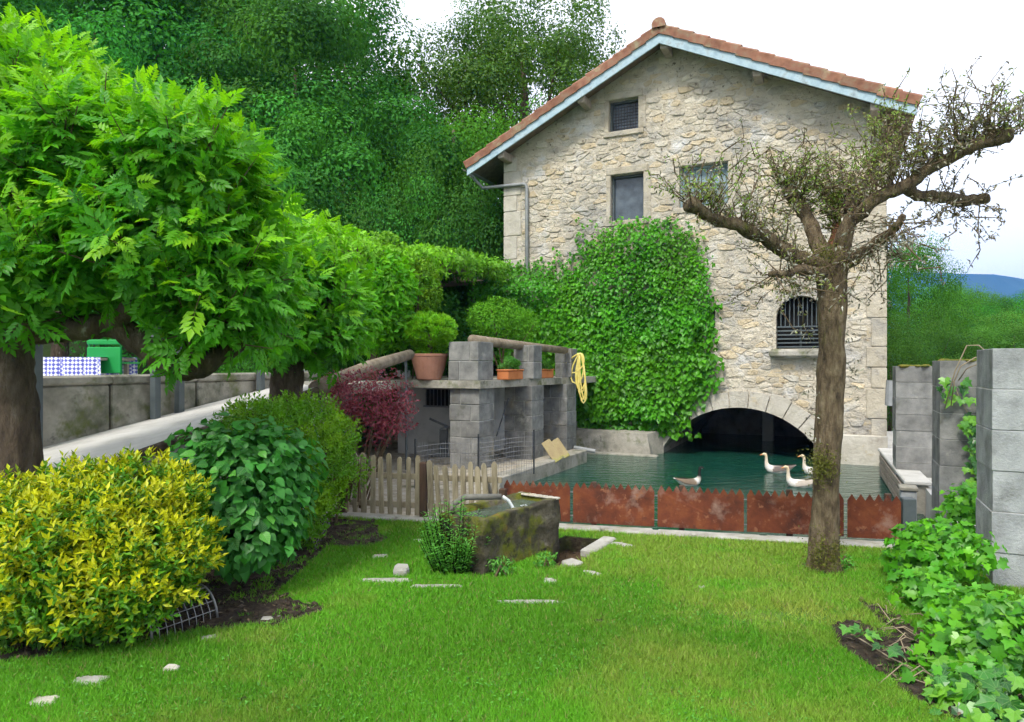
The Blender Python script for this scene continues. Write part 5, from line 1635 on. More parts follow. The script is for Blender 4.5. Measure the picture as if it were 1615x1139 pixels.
# bushy upright herb by the trough
def herb():
    g = np.random.default_rng(61)
    c = G(713, 908); t = thing('bushy_herb', c, 'feathery bright green herb growing against the trough', 'plant')
    pos = []; tip = []; 
    st = MB()
    for k in range(120):
        a = g.uniform(0, 2 * math.pi); r_ = math.sqrt(g.random()) * .165
        b = np.array([c.x + r_ * math.cos(a), c.y + .12 + r_ * .8 * math.sin(a), 0])
        h = g.uniform(.26, .62) * (1 - .5 * r_ / .2) + .04; ln = np.array([math.cos(a) * r_ * .85, math.sin(a) * r_ * .85, h]) + g.normal(size=3) * .02
        st.tube([Vector(b), Vector(b + ln * .6), Vector(b + ln)], [.0035, .003, .0015], 3, caps=False)
        for q in range(26):
            f = .12 + .88 * q / 26; p = b + ln * f; an = q * 2.4 + k
            pos.append(p); tip.append([math.cos(an), math.sin(an), .45])
    st.build('stems', LM['herb'], t)
    pos = np.array(pos); tip = np.array(tip) + g.normal(size=(len(pos), 3)) * .25
    nrm = unit(np.array([0, 0, 1]) - tip * .3 + g.normal(size=pos.shape) * .2)
    b = g.uniform(.75, 1.3, len(pos)); V, Fc = leaf_batch(pos, tip, nrm, g.uniform(.03, .055, len(pos)), .011)
    np_obj('foliage', V, Fc, LM['herb'], np.repeat(np.stack([b, b, b], 1), 4, 0), t, kind='stuff')
herb()
for (px, py, r_, lab) in ((790, 908, 22, 'little weed tuft at the near corner of the trough'), (862, 897, 18, 'little weed tuft at the channel end of the trough'), (1335, 897, 14, 'little weed tuft at the foot of the pollarded tree')):
    c = G(px, py)
    shrub('weed_tuft', lab, [(px, py - r_ * .6, c.y, r_, r_ * .8, .07)], 2400, .035, .014, LM['herb'], int(px), None, inner=.8, stems=1, base=c, group='weed tufts')

# ------------------------------------------------------------------ ivy on the house, creeper, pergola
def house_ivy():
    g = np.random.default_rng(71)
    t = thing('wall_ivy', H(-1.6, -.3, .1), 'dense bright ivy climbing the lower left of the stone house', 'ivy')
    pos = []; nr = []
    nV = np.array([-VV.x, -VV.y, 0])
    while len(pos) < 19000:
        px = g.uniform(738, 1142) if len(pos) % 5 else g.uniform(738, 920); py = g.uniform(340, 690)
        hv_ = 6 + 22 * float(vnoise(np.array(px / 20.), np.array(py / 20.), 1.0, 19)) ** 2; ex = g.normal() * hv_; ey = g.normal() * hv_
        if not pip(px + ex, py + ey, IVY): continue
        e = min(1.0, min(abs(px - 738), 60) / 60 + .0)
        bulge = .06 + .24 * float(vnoise(np.array(px / 48.), np.array(py / 40.), 1.0, 9)) + (.05 if py > 560 else 0)
        ins = pip(px - 18, py, IVY) and pip(px + 18, py, IVY) and pip(px, py - 18, IVY) and pip(px, py + 18, IVY)
        if not ins: bulge *= .45
        o = .04 + bulge * (1 - g.random() ** 2 * .8)
        if px < 905: o += (905 - px) / 165 * 1.25 * min(1, max(0, (py - 425) / 30))
        s, z = FP(px, py, o)
        pos.append(H(s, -o, z)[:]); 
    pos = np.array(pos); n = len(pos)
    nrm = unit(nV * .8 + np.array([0, 0, .55]) + g.normal(size=(n, 3)) * .42)
    tip = unit(np.array([0, 0, -1.0]) + nV * .45 + g.normal(size=(n, 3)) * .5)
    b = g.uniform(.7, 1.25, n) * (.75 + .5 * vnoise(pos[:, 0] * 2, pos[:, 2] * 2, 1.6, 4))
    y = np.clip(vnoise(pos[:, 0], pos[:, 2], 1.3, 8) * 1.4 - .3, 0, 1)
    fine = (pos[:, 2] > 2.9)
    tint = np.stack([b * (.8 + .55 * y), b * (.9 + .2 * y), b * .9], 1)
    L = np.where(fine, .085, .125) * g.uniform(.75, 1.25, n)
    V, Fc = leaf_batch(pos, tip, nrm, L, L * .85)
    np_obj('foliage', V, Fc, LM['ivy'], np.repeat(tint, 4, 0), t, kind='stuff')
    for k in range(9):
        x = 880 + k * 26; s, z0 = FP(x, 685, .03); s1, z1 = FP(x + g.uniform(-20, 20), 420, .03)
        MB().tube([H(s, -.03, z0), H((s + s1) / 2 + .05, -.03, (z0 + z1) / 2), H(s1, -.03, z1)], [.02, .015, .006], 5).build('stem', M['stem'], t)
house_ivy()
shrub('feathery_shrub', 'light green feathery shrub on the terrace in front of the ivy', [(786, 503, 13.4, 44, 32, .4), (822, 512, 13.6, 28, 24, .3), (758, 503, 13.4, 22, 24, .3)], 1000, .07, .022, LM['shrub'], 72, lambda p, n_, g, b: np.stack([b * 1.5, b * 1.55, b * .8], 1), inner=.6, base=Vector((P(790, 0, 13.6).x, 13.6, SLZ)))

pg = thing('creeper_pergola', (P(640, 0, 14.5).x, 14.5, 1.3), 'long pergola roof smothered in bright green creeper beside the house', 'pergola')
pa, pb = P(490, 398, 10.0), P(792, 430, 16.0)
pd = (pb - pa).normalized(); pn = Vector((-pd.y, pd.x, 0)).normalized()
for f in (0.25,):
    p = pa.lerp(pb, f) + pn * .1; MB().box((p.x, p.y, (SLZ + p.z) / 2), (.12, .12, p.z - SLZ)).build('post', M['timber_dark'], pg)
for k in range(3):
    MB().beam(pa + pn * (k * 1.1 + .1) + Vector((0, 0, k * .1)), pb + pn * (k * 1.1 + .1) + Vector((0, 0, k * .1)), .1, .14).build('beam', M['timber_dark'], pg)
MB().beam(pa + pn * 1.3 + Vector((0, 0, .16)), pb + pn * 1.3 + Vector((0, 0, .16)), 2.5, .04).build('roof_sheet', M['timber_dark'], pg)
gg = np.random.default_rng(81); n = 15000
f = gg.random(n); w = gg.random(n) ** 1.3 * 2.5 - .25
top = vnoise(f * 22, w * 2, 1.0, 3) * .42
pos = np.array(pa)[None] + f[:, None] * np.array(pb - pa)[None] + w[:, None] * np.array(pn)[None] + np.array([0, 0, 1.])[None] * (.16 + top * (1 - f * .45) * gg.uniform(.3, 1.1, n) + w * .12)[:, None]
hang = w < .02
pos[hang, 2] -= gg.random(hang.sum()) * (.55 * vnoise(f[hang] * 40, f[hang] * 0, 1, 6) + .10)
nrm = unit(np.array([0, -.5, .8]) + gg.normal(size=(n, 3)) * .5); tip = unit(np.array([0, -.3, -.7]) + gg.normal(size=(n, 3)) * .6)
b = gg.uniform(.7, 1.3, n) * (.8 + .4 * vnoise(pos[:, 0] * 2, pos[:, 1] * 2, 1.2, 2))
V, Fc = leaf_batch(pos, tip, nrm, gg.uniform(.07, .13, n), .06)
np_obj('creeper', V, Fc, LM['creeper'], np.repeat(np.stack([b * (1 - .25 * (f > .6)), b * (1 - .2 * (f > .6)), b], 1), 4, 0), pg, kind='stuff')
# dark lean-to at the far end
lt = thing('lean_to', (P(745, 0, 16.5).x, 16.5, SLZ), 'dark tiled lean-to under the pergola beside the house corner', 'shed')
a, b_ = P(640, 452, 16.0), P(778, 440, 17.4)
MB().beam(a + Vector((0, .8, .25)), b_ + Vector((0, .8, .25)), 1.9, .08, up=(0, -.35, 1)).build('roof', M['timber_dark'], lt)
MB().beam(Vector((a.x, 17.2, 1.95)), Vector((b_.x, 18.4, 1.95)), .1, 2.2).build('wall', M['timber_dark'], lt)
for f in (.3, .75):
    p = a.lerp(b_, f); MB().box((p.x, p.y + .1, (SLZ + p.z) / 2), (.1, .1, p.z - SLZ)).build('post', M['timber_dark'], lt)

shrub('large_leaved_bush', 'bright leafy bush under the pergola behind the terrace', [(600, 455, 11.6, 58, 55, .7), (560, 500, 11.0, 50, 60, .6), (610, 510, 11.8, 50, 45, .6)], 330, .15, .06, LM['ash'], 91, None, inner=.5, base=Vector((-2.3, 11.5, SLZ)))
shrub('yellowish_bush', 'yellow-green bush hanging at the pergola edge', [(655, 435, 12.4, 36, 32, .4), (672, 465, 12.5, 26, 34, .35)], 900, .07, .03, LM['hedge'], 92, hedge_tint, inner=.6, base=Vector((-1.75, 12.5, SLZ)))
shrub('shade_bush', 'dark green bush in the shade behind the potted conifer', [(610, 540, 13.0, 75, 50, .8), (700, 520, 14.5, 40, 60, .7), (540, 560, 12.5, 50, 35, .6)], 330, .12, .06, LM['forest'], 93, None, inner=.6, base=Vector((-2.2, 13.2, SLZ)))

# ------------------------------------------------------------------ ivy bank and ivy on the pier
def ivy_bank():
    g = np.random.default_rng(101)
    blobs = [(1490, 862, 4.9, 70, 42, .35), (1432, 880, 5.0, 32, 50, .2), (1470, 935, 4.5, 55, 42, .2), (1545, 1035, 3.6, 95, 62, .34), (1600, 1010, 3.55, 85, 70, .3), (1490, 1095, 3.4, 62, 52, .22), (1570, 1130, 3.15, 115, 70, .28), (1530, 800, 6.4, 40, 40, .25), (1525, 960, 4.1, 60, 40, .22)]
    pos, nr, g2 = blob_leaves(blobs, 520, 102, inner=.75)
    n = len(pos)
    nrm = unit(nr * .6 + np.array([-.1, -.35, .65]) + g.normal(size=(n, 3)) * .38)
    tip = unit(np.cross(nrm, g.normal(size=(n, 3))) + np.array([-.2, -.3, -.5]) * .7)
    L = g.uniform(.04, .095, n)
    t = thing('ivy_bank', G(1500, 1020), 'large-leaved ivy sprawling over the ground in the right foreground', 'ivy')
    px = CX + pos[:, 0] / pos[:, 1] * F
    score = pos[:, 1] + g.uniform(0, .5, n) + (px > 1640) * 9 - nr[:, 2] * .2
    order = np.argsort(score)[:300]
    mask = np.ones(n, bool); mask[order] = False
    b = g.uniform(.65, 1.3, n); y = g.random(n) ** 2
    tint = np.stack([b * (.8 + .9 * y), b * (.9 + .4 * y), b * .9], 1)
    V, Fc, k = shape_batch(IVYL, pos[mask], tip[mask], nrm[mask], L[mask])
    np_obj('foliage', V, Fc, LM['ivy'], np.repeat(tint[mask], k, 0), t, kind='stuff')
    me = leaf_mesh('ivy_leaf', IVYL, LM['ivy_obj'])
    single_leaves('leaf', me, pos[order], tip[order], nrm[order], L[order] * 1.12, t)
    st = MB()
    for k in range(40):
        c = G(g.uniform(1395, 1520), g.uniform(890, 1080)); a = g.uniform(0, 6.28); l_ = g.uniform(.12, .35)
        st.tube([c, c + Vector((math.cos(a) * l_ * .5, math.sin(a) * l_ * .5, g.uniform(.02, .09))), c + Vector((math.cos(a) * l_, math.sin(a) * l_, .01))], [.003, .003, .002], 4, caps=False)
    st.build('dry_stems', M['twig'], t, kind='stuff')
    # pale leaf runner at the lawn's edge
    t2 = thing('ivy_runner', G(1375, 1040), 'small pale ivy runner creeping out onto the bare soil', 'ivy')
    pts = [G(1440, 1070), G(1400, 1050), G(1370, 1030), G(1345, 1015)]
    MB().tube([p + Vector((0, 0, .05)) for p in pts], .004, 5).build('stem', M['twig'], t2)
    for q in range(14):
        f = q / 13 * 2.99; i = int(f); p = pts[i].lerp(pts[i + 1], f - i) + Vector((g.uniform(-.06, .06), g.uniform(-.06, .06), g.uniform(.05, .12)))
        m_ = frame_mats(np.array([p[:]]), np.array([[g.normal(), g.normal() - .5, -.3]]), np.array([[g.normal() * .3, -.3, 1.]]), [g.uniform(.06, .095)])[0]
        place('leaf', me, m_, t2)
    # climbing stem on the middle pier
    t3 = thing('climbing_ivy', H(p2s + .25, p2y - .05, 0), 'ivy stems climbing the front of the middle block pier', 'ivy')
    for (u0, u1) in ((.45, .16), (.35, .40), (.5, .55)):
        st = MB(); q = []
        for i in range(9):
            f = i / 8; q.append(H(p2s + u0 + (u1 - u0) * f + .05 * math.sin(f * 7 + u0 * 9), p2y - .03, .1 + f * (1.35 if u0 == .45 else .95)))
        st.tube(q, [.008] * 5 + [.005] * 4, 5); st.build('stem', M['twig'], t3)
        nl = 85 if u0 == .45 else 80
        for i in range(nl):
            f = 7.99 * (i / nl); k = int(f); p = q[k].lerp(q[k + 1], f - k) - VV * g.uniform(.01, .12) + RV * g.normal() * .085 + Vector((0, 0, g.normal() * .04))
            m_ = frame_mats(np.array([p[:]]), np.array([[g.normal() * .5, -.3, -.9]]), np.array([[-VV.x + g.normal() * .3, -VV.y, .5]]), [g.uniform(.07, .125)])[0]
            place('leaf', me, m_, t3)
    mb = MB()
    for (a, b, c) in (((1490, 645), (1525, 545), (1562, 560)), ((1500, 640), (1515, 578), (1562, 565)), ((1512, 600), (1540, 575), (1563, 596))):
        p = [P(*a, 7.2), P(*b, 7.0), P(*c, 6.9)]
        mb.tube([p[0], p[0].lerp(p[1], .55) + Vector((-.02, 0, .03)), p[1], p[1].lerp(p[2], .5) + Vector((0, 0, .05)), p[2]], .006, 5)
    mb.build('dry_vine', M['twig'], t3, smooth=True)
ivy_bank()

# ------------------------------------------------------------------ pollarded tree on the lawn
def pollard():
    g = np.random.default_rng(111)
    D = 5.62
    base = G(1299, 897); D = base.y
    t = thing('pollarded_plane_tree', base, 'gnarled pollarded tree with sparse withered leaves on the lawn', 'tree')
    MB().bark([P(1299, 905, D), P(1300, 880, D), P(1302, 820, D), P(1304, 740, D), P(1308, 660, D), P(1311, 560, D), P(1312, 470, D), P(1312, 425, D), P(1314, 395, D)],
              [.150, .116, .103, .100, .098, .097, .101, .122, .10], 26, .03, .016, 10, 1).build('trunk', M['bark'], t, smooth=True)
    def br(pts, rr, m='bark', name='branch'):
        q = [P(x, y, D + dz) for (x, y, dz) in pts]
        # a finer, slightly crooked path
        qq = []; r2 = []
        for i in range(len(q) - 1):
            for f in (0, .5):
                p = q[i].lerp(q[i + 1], f) + Vector(g.normal(size=3) * .008); qq.append(p); r2.append(rr[i] + (rr[i + 1] - rr[i]) * f)
        qq.append(q[-1]); r2.append(rr[-1] * 1.18); qq.append(q[-1] + (q[-1] - q[-2]).normalized() * .03); r2.append(rr[-1] * .75)
        MB().bark(qq, r2, 16, .03, .014, 11, len(pts)).build(name, M[m], t, smooth=True); return q
    B = []
    B.append(br([(1305, 428, 0), (1268, 410, -.1), (1225, 385, -.2), (1180, 362, -.3), (1140, 350, -.35), (1112, 338, -.4), (1088, 322, -.45)], [q_ * .84 for q_ in [.10, .075, .062, .055, .055, .05, .058]]))
    B.append(br([(1308, 418, 0), (1290, 380, .1), (1272, 345, .2), (1258, 318, .2), (1246, 300, .2)], [q_ * .84 for q_ in [.10, .075, .065, .06, .07]]))
    B.append(br([(1318, 410, 0), (1325, 370, .25), (1328, 345, .35), (1322, 322, .4)], [q_ * .84 for q_ in [.095, .085, .08, .075]], 'bark_red'))
    B.append(br([(1322, 405, 0), (1340, 350, -.1), (1372, 320, -.2), (1420, 298, -.25), (1462, 270, -.3), (1500, 246, -.35), (1545, 228, -.4), (1588, 212, -.45)], [q_ * .84 for q_ in [.09, .075, .065, .06, .055, .05, .055, .06]]))
    B.append(br([(1425, 298, -.25), (1450, 310, -.2), (1490, 313, -.15), (1520, 317, -.1), (1553, 314, -.1)], [q_ * .84 for q_ in [.05, .05, .05, .048, .045]]))
    B.append(br([(1328, 415, 0), (1360, 398, -.15), (1390, 380, -.3), (1412, 360, -.4), (1422, 345, -.45)], [q_ * .84 for q_ in [.08, .055, .048, .042, .03]]))
    B.append(br([(1300, 430, 0), (1262, 428, -.25), (1232, 430, -.38), (1218, 432, -.42)], [q_ * .84 for q_ in [.08, .045, .036, .03]]))
    B.append(br([(1335, 330, 0), (1365, 285, .35), (1392, 250, .5), (1402, 205, .55)], [q_ * .84 for q_ in [.06, .045, .035, .02]]))
    # twigs and leaves
    tw = MB(); pos = []; tip = []; col = []
    cols = {'olive': (.25, .30, .07), 'green': (.21, .38, .05), 'grey': (.26, .25, .19), 'pale': (.50, .49, .42), 'brown': (.20, .16, .10)}
    def spray(o, d, L, nl, kinds, ls):
        d = Vector(d).normalized(); e = o + d * L; m = o.lerp(e, .5) + Vector(g.normal(size=3) * .04)
        tw.tube([o, m, e], [.0055, .0035, .0018], 4, caps=False)
        for k in range(nl):
            f = g.uniform(.25, 1.05); p = (o.lerp(m, f * 2) if f < .5 else m.lerp(e, min(1, (f - .5) * 2))) + Vector(g.normal(size=3) * .012)
            pos.append(p[:]); tip.append((np.array(d[:]) * .4 + g.normal(size=3) * .7 + np.array([0, 0, -.25]))); 
            c = np.array(cols[kinds[g.integers(0, len(kinds))]]) * g.uniform(.7, 1.25); col.append(c)
        return e
    zones = [  # branch, from, to, sprays, up bias, kinds
        (0, 3, 6, 26, .9, ('olive', 'grey', 'pale', 'green')), (0, 1, 4, 22, .9, ('olive', 'grey', 'pale')), (1, 2, 4, 52, 1.1, ('olive', 'brown', 'grey', 'olive', 'green')),
        (2, 1, 3, 60, 1.2, ('olive', 'olive', 'green', 'brown')), (3, 1, 4, 34, 1.1, ('olive', 'brown', 'grey')), (3, 4, 7, 52, 1.0, ('grey', 'brown', 'grey', 'olive')),
        (4, 1, 4, 16, -.2, ('grey', 'brown')), (5, 1, 4, 26, -.35, ('grey', 'grey', 'brown', 'pale')), (7, 1, 3, 34, 1.0, ('green', 'olive', 'olive')), (6, 0, 3, 16, -.35, ('grey', 'pale', 'brown', 'olive'))]
    for (bi, i0, i1, ns, ub, kinds) in zones:
        q = B[bi]
        for k in range(int(ns * 1.6)):
            f = g.uniform(i0, i1 - .001); i = int(f); p = q[i].lerp(q[i + 1], f - i)
            d = (g.normal() * .6, g.normal() * .7, ub + g.normal() * .45)
            e = spray(p, d, g.uniform(.16, .46), g.integers(14, 30), kinds, .05)
            if g.random() < .5: spray(e, (d[0] + g.normal() * .5, d[1] + g.normal() * .4, d[2] * .6 + g.normal() * .4), g.uniform(.1, .26), 8, kinds, .05)
    q = B[3][-1]
    for k in range(14): spray(q + Vector((g.uniform(-.15, .1), 0, 0)), (g.normal() * .8 - .1, g.normal() * .5, 1 + g.normal() * .3), g.uniform(.2, .45), 16, ('green', 'green', 'olive', 'grey'), .05)
    q = B[0][-1]
    for k in range(10): spray(q, (g.normal() * .9, g.normal() * .5, .7 + g.normal() * .4), g.uniform(.15, .3), 14, ('green', 'olive', 'grey'), .05)
    for k in range(34):      # a few leaves along the trunk
        y = g.uniform(440, 690); x = 1312 + (g.choice([-1, 1])) * g.uniform(24, 40); p = P(x, y, D - .05)
        for j in range(5):
            pos.append((p + Vector(g.normal(size=3) * .022))[:]); tip.append(g.normal(size=3) + np.array([0, 0, -.3])); col.append(np.array(cols[('pale', 'grey', 'grey')[j % 3]]) * g.uniform(.7, 1.1))
    tw.build('twigs', M['stem'], t, kind='stuff')
    pos = np.array(pos); tip = unit(np.array(tip)); n = len(pos); col = np.array(col)
    nrm = unit(g.normal(size=(n, 3)) + np.array([0, -.3, .5]))
    V, Fc = leaf_batch(pos, tip, nrm, g.uniform(.020, .046, n), .013, droop=.4)
    np_obj('foliage', V, Fc, LM['plane'], np.repeat(col, 4, 0), t, kind='stuff')
    print('plane leaves', n)
    # moss cushions on the fork and the trunk
    mp = []; gg_ = np.random.default_rng(5)
    for (x, y, r_, dd, k) in ((1296, 735, 24, .12, 900), (1262, 415, 26, .13, 500), (1305, 400, 22, .1, 400), (1300, 880, 30, .13, 900)):
        c = np.array(P(x, y, D - dd)); mp.append(c + gg_.normal(size=(k, 3)) * np.array([.5, .3, .55]) * r_ / F * D)
    mp = np.concatenate(mp); k = len(mp); V, Fc = leaf_batch(mp, unit(gg_.normal(size=(k, 3)) + np.array([0, -.5, .5])), rand_unit(k, gg_), .022, .009)
    b = gg_.uniform(.6, 1.2, k); np_obj('moss', V, Fc, LM['plane'], np.repeat(np.stack([b * .14, b * .15, b * .02], 1), 4, 0), t, kind='stuff')
pollard()

# ------------------------------------------------------------------ background trees
def proto(name, Hh, cz, radii, ncl, cr, per, L, m, seed, shell=.45, rough=.25, low=-.8, limbs=7, bark='bark_dark', droop=0.2, vary=.34):
    """A tree about the origin: trunk, limbs, crown. Returns its two meshes."""
    pos, tip, nr, ti, cc = clumps((0, 0, cz), radii, ncl, cr, per, shell=shell, seed=seed, rough=rough, low=low, droop=droop, vary=vary, puff=True, up=.3)
    g = np.random.default_rng(seed)
    V, Fc = leaf_batch(pos, tip, nr, L * g.uniform(.7, 1.3, len(pos)), L * .55)
    crown = np_mesh(name + '_crown', V, Fc, m, np.repeat(ti, 4, 0))
    mb = MB()
    r0 = Hh * .022
    mb.tube([(0, 0, -.5), (.02 * Hh, 0, Hh * .2), (0, .015 * Hh, Hh * .45), (.01 * Hh, 0, Hh * .7), (0, 0, Hh * .88)], [r0 * 1.25, r0, r0 * .8, r0 * .5, r0 * .15], 9, wob=.06, seed=seed)
    for k in range(limbs):
        c = Vector(cc[g.integers(0, len(cc))]); z0 = min(Hh * g.uniform(.28, .6), c.z)
        a = Vector((0, 0, z0)); mid = a.lerp(c, .55) + Vector((0, 0, -.03 * Hh))
        mb.tube([a, mid, c], [r0 * .45, r0 * .28, r0 * .08], 6, caps=False)
    me = bpy.data.meshes.new(name + '_trunk'); me.from_pydata(mb.v, [], mb.f); me.materials.append(M[bark])
    me.polygons.foreach_set('use_smooth', [True] * len(me.polygons))
    return me, crown
protos = {
 'A': proto('tall_tree', 17, 10.5, (4.6, 4.6, 7.0), 84, 1.5, 640, .20, LM['forest'], 201, shell=.72, droop=.3, rough=.38),
 'B': proto('broad_tree', 14, 8.5, (5.0, 5.0, 5.6), 80, 1.45, 640, .19, LM['forest'], 202, shell=.72, droop=.3, rough=.38),
 'C': proto('bright_tree', 13, 8.0, (4.2, 4.2, 5.2), 76, 1.25, 600, .175, LM['forest2'], 203, shell=.72, rough=.38),
 'O': proto('oak', 15, 10.2, (4.3, 4.3, 4.6), 190, .95, 300, .13, LM['oak'], 204, shell=.35, rough=.3, low=-.75, limbs=24, vary=.2),
 'S': proto('rounded_bush', 4, 2.2, (2.0, 2.0, 1.9), 80, .60, 520, .06, LM['shrub'], 205, shell=.55, limbs=4),
 'D': proto('round_tree', 8, 4.8, (3.0, 3.0, 3.5), 90, .95, 440, .105, LM['forest2'], 206, shell=.5),
}
def plant(kind, name, px, d, top_py, label, cat='tree', group=None, zb=None, wide=1.0, rot=0.0, hs={'A': 17.8, 'B': 14.3, 'C': 13.3, 'O': 15.0, 'S': 4.2, 'D': 8.4}):
    x = (px - CX) / F * d
    z0 = float(terr(x, d)) if zb is None else zb
    ztop = CAMZ + (HY - top_py) / F * d
    s = (ztop - z0) / hs[kind]
    o = thing(name, (x, d, z0), label, cat, group)
    o.scale = (s * wide, s * wide, s); o.rotation_euler = (0, 0, rot)
    for nm, me in zip(('trunk', 'crown'), protos[kind]):
        c = bpy.data.objects.new(nm, me); COL.objects.link(c); c.parent = o
        if nm == 'crown': c['kind'] = 'stuff'
    return o
FG = 'forest trees on the slope'
LAB = [
 ('A', 20, 25, -160, 'dark forest tree rising behind the big ash crown at the far left'),
 ('B', 150, 22, -60, 'forest tree directly above the left part of the big ash crown'),
 ('C', 250, 27, -120, 'yellower forest tree at the top between the two leftmost dark trees'),
 ('A', 355, 24, -40, 'tall dark forest tree right of the big ash crown'),
 ('A', 465, 22, 10, 'tall bluish green forest tree in the middle of the slope'),
 ('B', 420, 19, 170, 'lower dark forest tree in front of the tall bluish one'),
 ('A', 500, 26, -60, 'tall forest tree just left of the gap of sky'),
 ('B', 545, 21, 130, 'dark forest tree above the rounded bushes'),
 ('C', 612, 28, 175, 'forest tree whose edge borders the gap of sky'),
 ('C', 690, 26, 240, 'green forest tree below the gap of sky, left of the oak'),
 ('B', 300, 18, 190, 'dark forest tree peeping over the middle of the ash crown'),
 ('B', 90, 18, 60, 'dark forest tree close behind the left ash crown'),
]
for i, (k, px, d, top, lab) in enumerate(LAB):
    plant(k, 'forest_tree', px, d, top, lab, 'tree', FG, rot=i * 1.3, wide=.95)
plant('O', 'oak_tree', 822, 25, -30, 'airy oak tree with dark limbs against the sky left of the roof', zb=1.0, rot=.4, wide=.92)
BG = 'bushes at the foot of the slope'
plant('S', 'rounded_bush', 690, 18.5, 262, 'rounded light green bush nearest the house corner', 'bush', BG, rot=.3, wide=.62)
plant('S', 'rounded_bush', 625, 17.5, 300, 'rounded bush in the middle above the creeper', 'bush', BG, rot=1.3, wide=.62)
plant('S', 'rounded_bush', 560, 17.0, 318, 'greyish bush at the left above the creeper', 'bush', BG, rot=2.2, wide=.6)
plant('D', 'slope_tree', 755, 21, 170, 'small bright tree between the bushes and the left eave', 'tree', None, rot=.7, wide=.8)
plant('S', 'rounded_bush', 770, 19.5, 300, 'dark bush squeezed between the eave and the house corner', 'bush', BG, rot=3.0, wide=.75)
plant('S', 'rounded_bush', 480, 15.5, 345, 'bush half hidden behind the small ash tree', 'bush', BG, rot=4.0, wide=.7)
VG = 'trees across the valley on the right'
for i, (k, px, d, top, w, lab) in enumerate([
 ('D', 1432, 30, 372, .62, 'tallest valley tree right beside the house corner'),
 ('D', 1470, 36, 440, .8, 'valley tree stepping down from the tallest one'),
 ('D', 1535, 62, 452, 1.0, 'round valley tree standing before the blue hill'),
 ('D', 1600, 58, 462, 1.0, 'valley tree at the right edge of the picture'),
 ('D', 1500, 50, 500, 1.2, 'low valley tree between the round one and the house'),
 ('S', 1450, 24, 500, .9, 'bush behind the farthest block pier'),
 ('S', 1530, 30, 505, 1.1, 'wide bush behind the middle block pier'),
 ('S', 1600, 27, 500, 1.0, 'bush behind the nearest block pier'),
 ('D', 1570, 42, 482, 1.1, 'darker valley tree between the bushes and the hill'),
 ('S', 1405, 21, 520, .7, 'bush touching the right corner of the house'),
 ('D', 1680, 45, 455, 1.1, 'valley tree mostly cut off by the right edge')]):
    plant(k, 'valley_tree', px, d, top, lab, 'tree', VG, rot=i * 1.1, wide=w)
# bare pale trunk on the slope
tag(MB().tube([P(716, 240, 20), P(715, 205, 20)], .05, 7).build('bare_stake', M['log']), 'pale bare stake standing among the slope trees', 'stake')

# far hill
hv = []; n = 60
for i in range(n + 1):
    x = -200 + 2400 * i / n
    h = 205 + 14 * math.sin(i * .22 + 2.6) + 5 * math.sin(i * .61) + 1.5 * math.sin(i * 1.7)
    hv += [(x, 1300, -5), (x, 1500 + 30 * math.sin(i), h * .7), (x, 1650, h * 1.08), (x, 2100, -5)]
hill = MB(); hill.add(hv, [(4 * i + k, 4 * i + 4 + k, 4 * i + 5 + k, 4 * i + 1 + k) for i in range(n) for k in range(3)])
hill.build('hill', M['hill'], kind='structure', smooth=True)

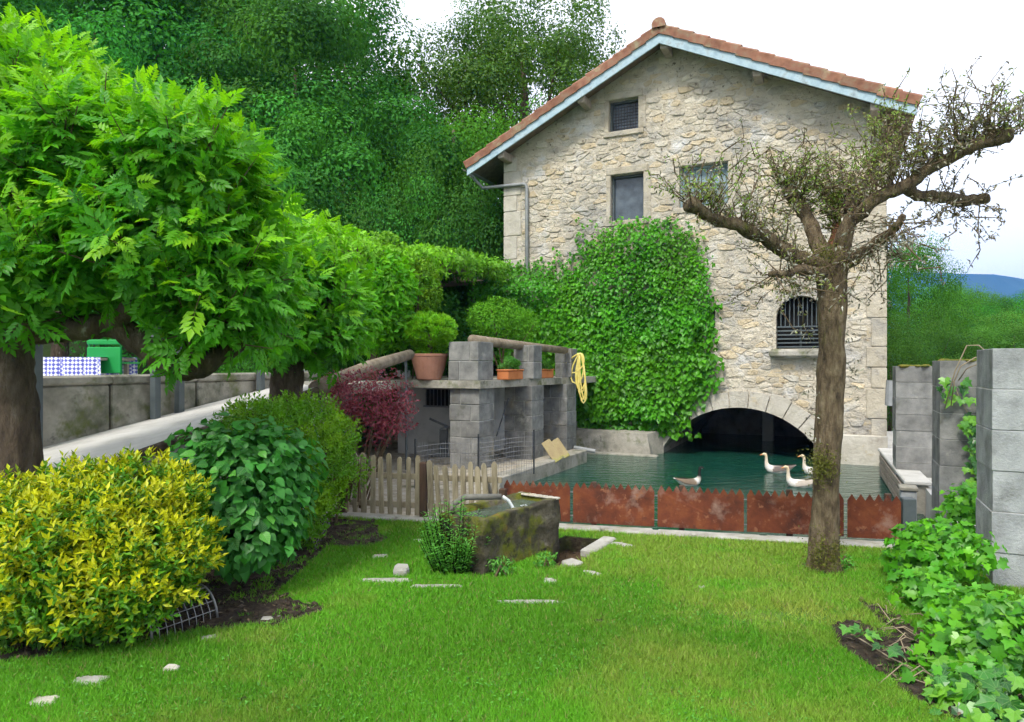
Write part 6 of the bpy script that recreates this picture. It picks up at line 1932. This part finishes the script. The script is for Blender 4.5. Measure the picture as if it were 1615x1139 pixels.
# ------------------------------------------------------------------ grass
def grass():
    g = np.random.default_rng(301)
    N = 760000
    d = 2.75 + (7.3 - 2.75) * g.random(N) ** 1.5
    k = g.uniform(-.80, .80, N); x = k * d; y = d
    keep = y < 6.70 - .24 * x
    # keep off soil, stones, trough, channel
    def inside(poly):
        c = np.zeros(len(x), bool); j = len(poly) - 1
        for i in range(len(poly)):
            xi, yi = poly[i]; xj, yj = poly[j]
            t = ((yi > y) != (yj > y)) & (x < (xj - xi) * (y - yi) / ((yj - yi) or 1e-9) + xi)
            c ^= t; j = i
        return c
    edge = vnoise(x, y, 9, 3)
    for p in SOIL: keep &= ~(inside(p) & ((edge + .5 * vnoise(x, y, 28, 4) > .62) | (g.random(len(x)) < .6)))
    for p in STONES: keep &= ~inside(p)
    keep &= ~inside(PIT)
    tp = [tA - tdir * .02, tB + tdir * .02, tB + tperp * tw, tA + tperp * tw]
    keep &= ~inside([(p.x, p.y) for p in tp])
    keep &= np.hypot(x - 2.47, (y - 5.4)) > .17
    x = x[keep]; y = y[keep]; n = len(x)
    big = vnoise(x, y, 1.1, 5); mid = vnoise(x, y, 3.1, 6); fin = vnoise(x, y, 11, 7)
    dry = np.clip((vnoise(x, y, .9, 11) * .55 + mid * .35 + fin * .25 + .16 * np.clip(x / .8, 0, 1) - .575) * 3.0, 0, 1) * .7
    bare = np.clip(1 - np.hypot((x - 1.7) / .8, (y - 4.35) / .32), 0, 1) * 1.2
    dry = np.clip(dry + bare * .8 * fin, 0, 1)
    kk = g.random(n) > bare * .75
    x, y, big, mid, fin, dry = [q[kk] for q in (x, y, big, mid, fin, dry)]; n = len(x)
    h = g.uniform(.013, .033, n) * (.7 + .6 * mid) * (1 + .1 * (y - 3)); w = .0025 * (1 + .28 * (y - 3)) * g.uniform(.7, 1.3, n)
    a = g.uniform(0, 2 * math.pi, n); ln = g.normal(size=(n, 2)) * .55
    bx_, by_ = np.cos(a) * w, np.sin(a) * w
    V = np.empty((n, 3, 3))
    V[:, 0] = np.stack([x - bx_, y - by_, np.full(n, -.002)], 1)
    V[:, 1] = np.stack([x + bx_, y + by_, np.full(n, -.002)], 1)
    V[:, 2] = np.stack([x + ln[:, 0] * h, y + ln[:, 1] * h, h], 1)
    gcol = np.array([.125, .365, .020]) * (.70 + .55 * big)[:, None]; dcol = np.array([.28, .37, .06])
    strawy = g.random(n) < .05
    c = gcol * (1 - dry[:, None]) + dcol * dry[:, None]
    c[strawy] = np.array([.30, .26, .11])
    c *= g.uniform(.75, 1.25, n)[:, None]
    # clover and plantain leaves low in the sward
    m_ = 9000; j = g.integers(0, n, m_); sel = vnoise(x[j], y[j], 2.4, 31) > .5; j = j[sel]; m_ = len(j)
    cp = np.stack([x[j], y[j], g.uniform(.008, .024, m_)], 1) + g.normal(size=(m_, 3)) * np.array([.006, .006, 0])
    CV, CF = leaf_batch(cp, unit(g.normal(size=(m_, 3)) * np.array([1, 1, .25])), unit(np.array([0, 0, 1]) + g.normal(size=(m_, 3)) * .25), g.uniform(.012, .026, m_), .012)
    cc_ = np.array([.085, .270, .035]) * g.uniform(.7, 1.5, m_)[:, None]
    GV = np.concatenate([V.reshape(-1, 3), CV]); GF = np.concatenate([np.arange(n * 3).reshape(-1, 3), CF + n * 3])
    np_obj('grass', GV, GF, LM['grass'], np.concatenate([np.repeat(c, 3, 0), np.repeat(cc_, 4, 0)]), kind='stuff', label='short mown lawn grass with pale dry patches', cat='grass')
    # longer tufts along the bed and the kerb
    print('grass', n)
grass()

# ------------------------------------------------------------------ air: everything fades to blue with distance
hz = bpy.data.materials.new('haze_air'); hz.use_nodes = True
hz.node_tree.nodes.clear()
_ho = hz.node_tree.nodes.new('ShaderNodeOutputMaterial'); _hp = hz.node_tree.nodes.new('ShaderNodeVolumePrincipled')
_hp.inputs['Color'].default_value = (.10, .34, .95, 1); _hp.inputs['Density'].default_value = .00036
hz.node_tree.links.new(_hp.outputs[0], _ho.inputs['Volume'])
MB().box((0, 1550, 118), (6200, 4100, 250)).build('haze', hz, kind='stuff')

#_t = sum(sum(len(p.vertices) - 2 for p in m.polygons) if len(m.polygons) < 2000 else len(m.loops) - 2 * len(m.polygons) for m in bpy.data.meshes if m.users)
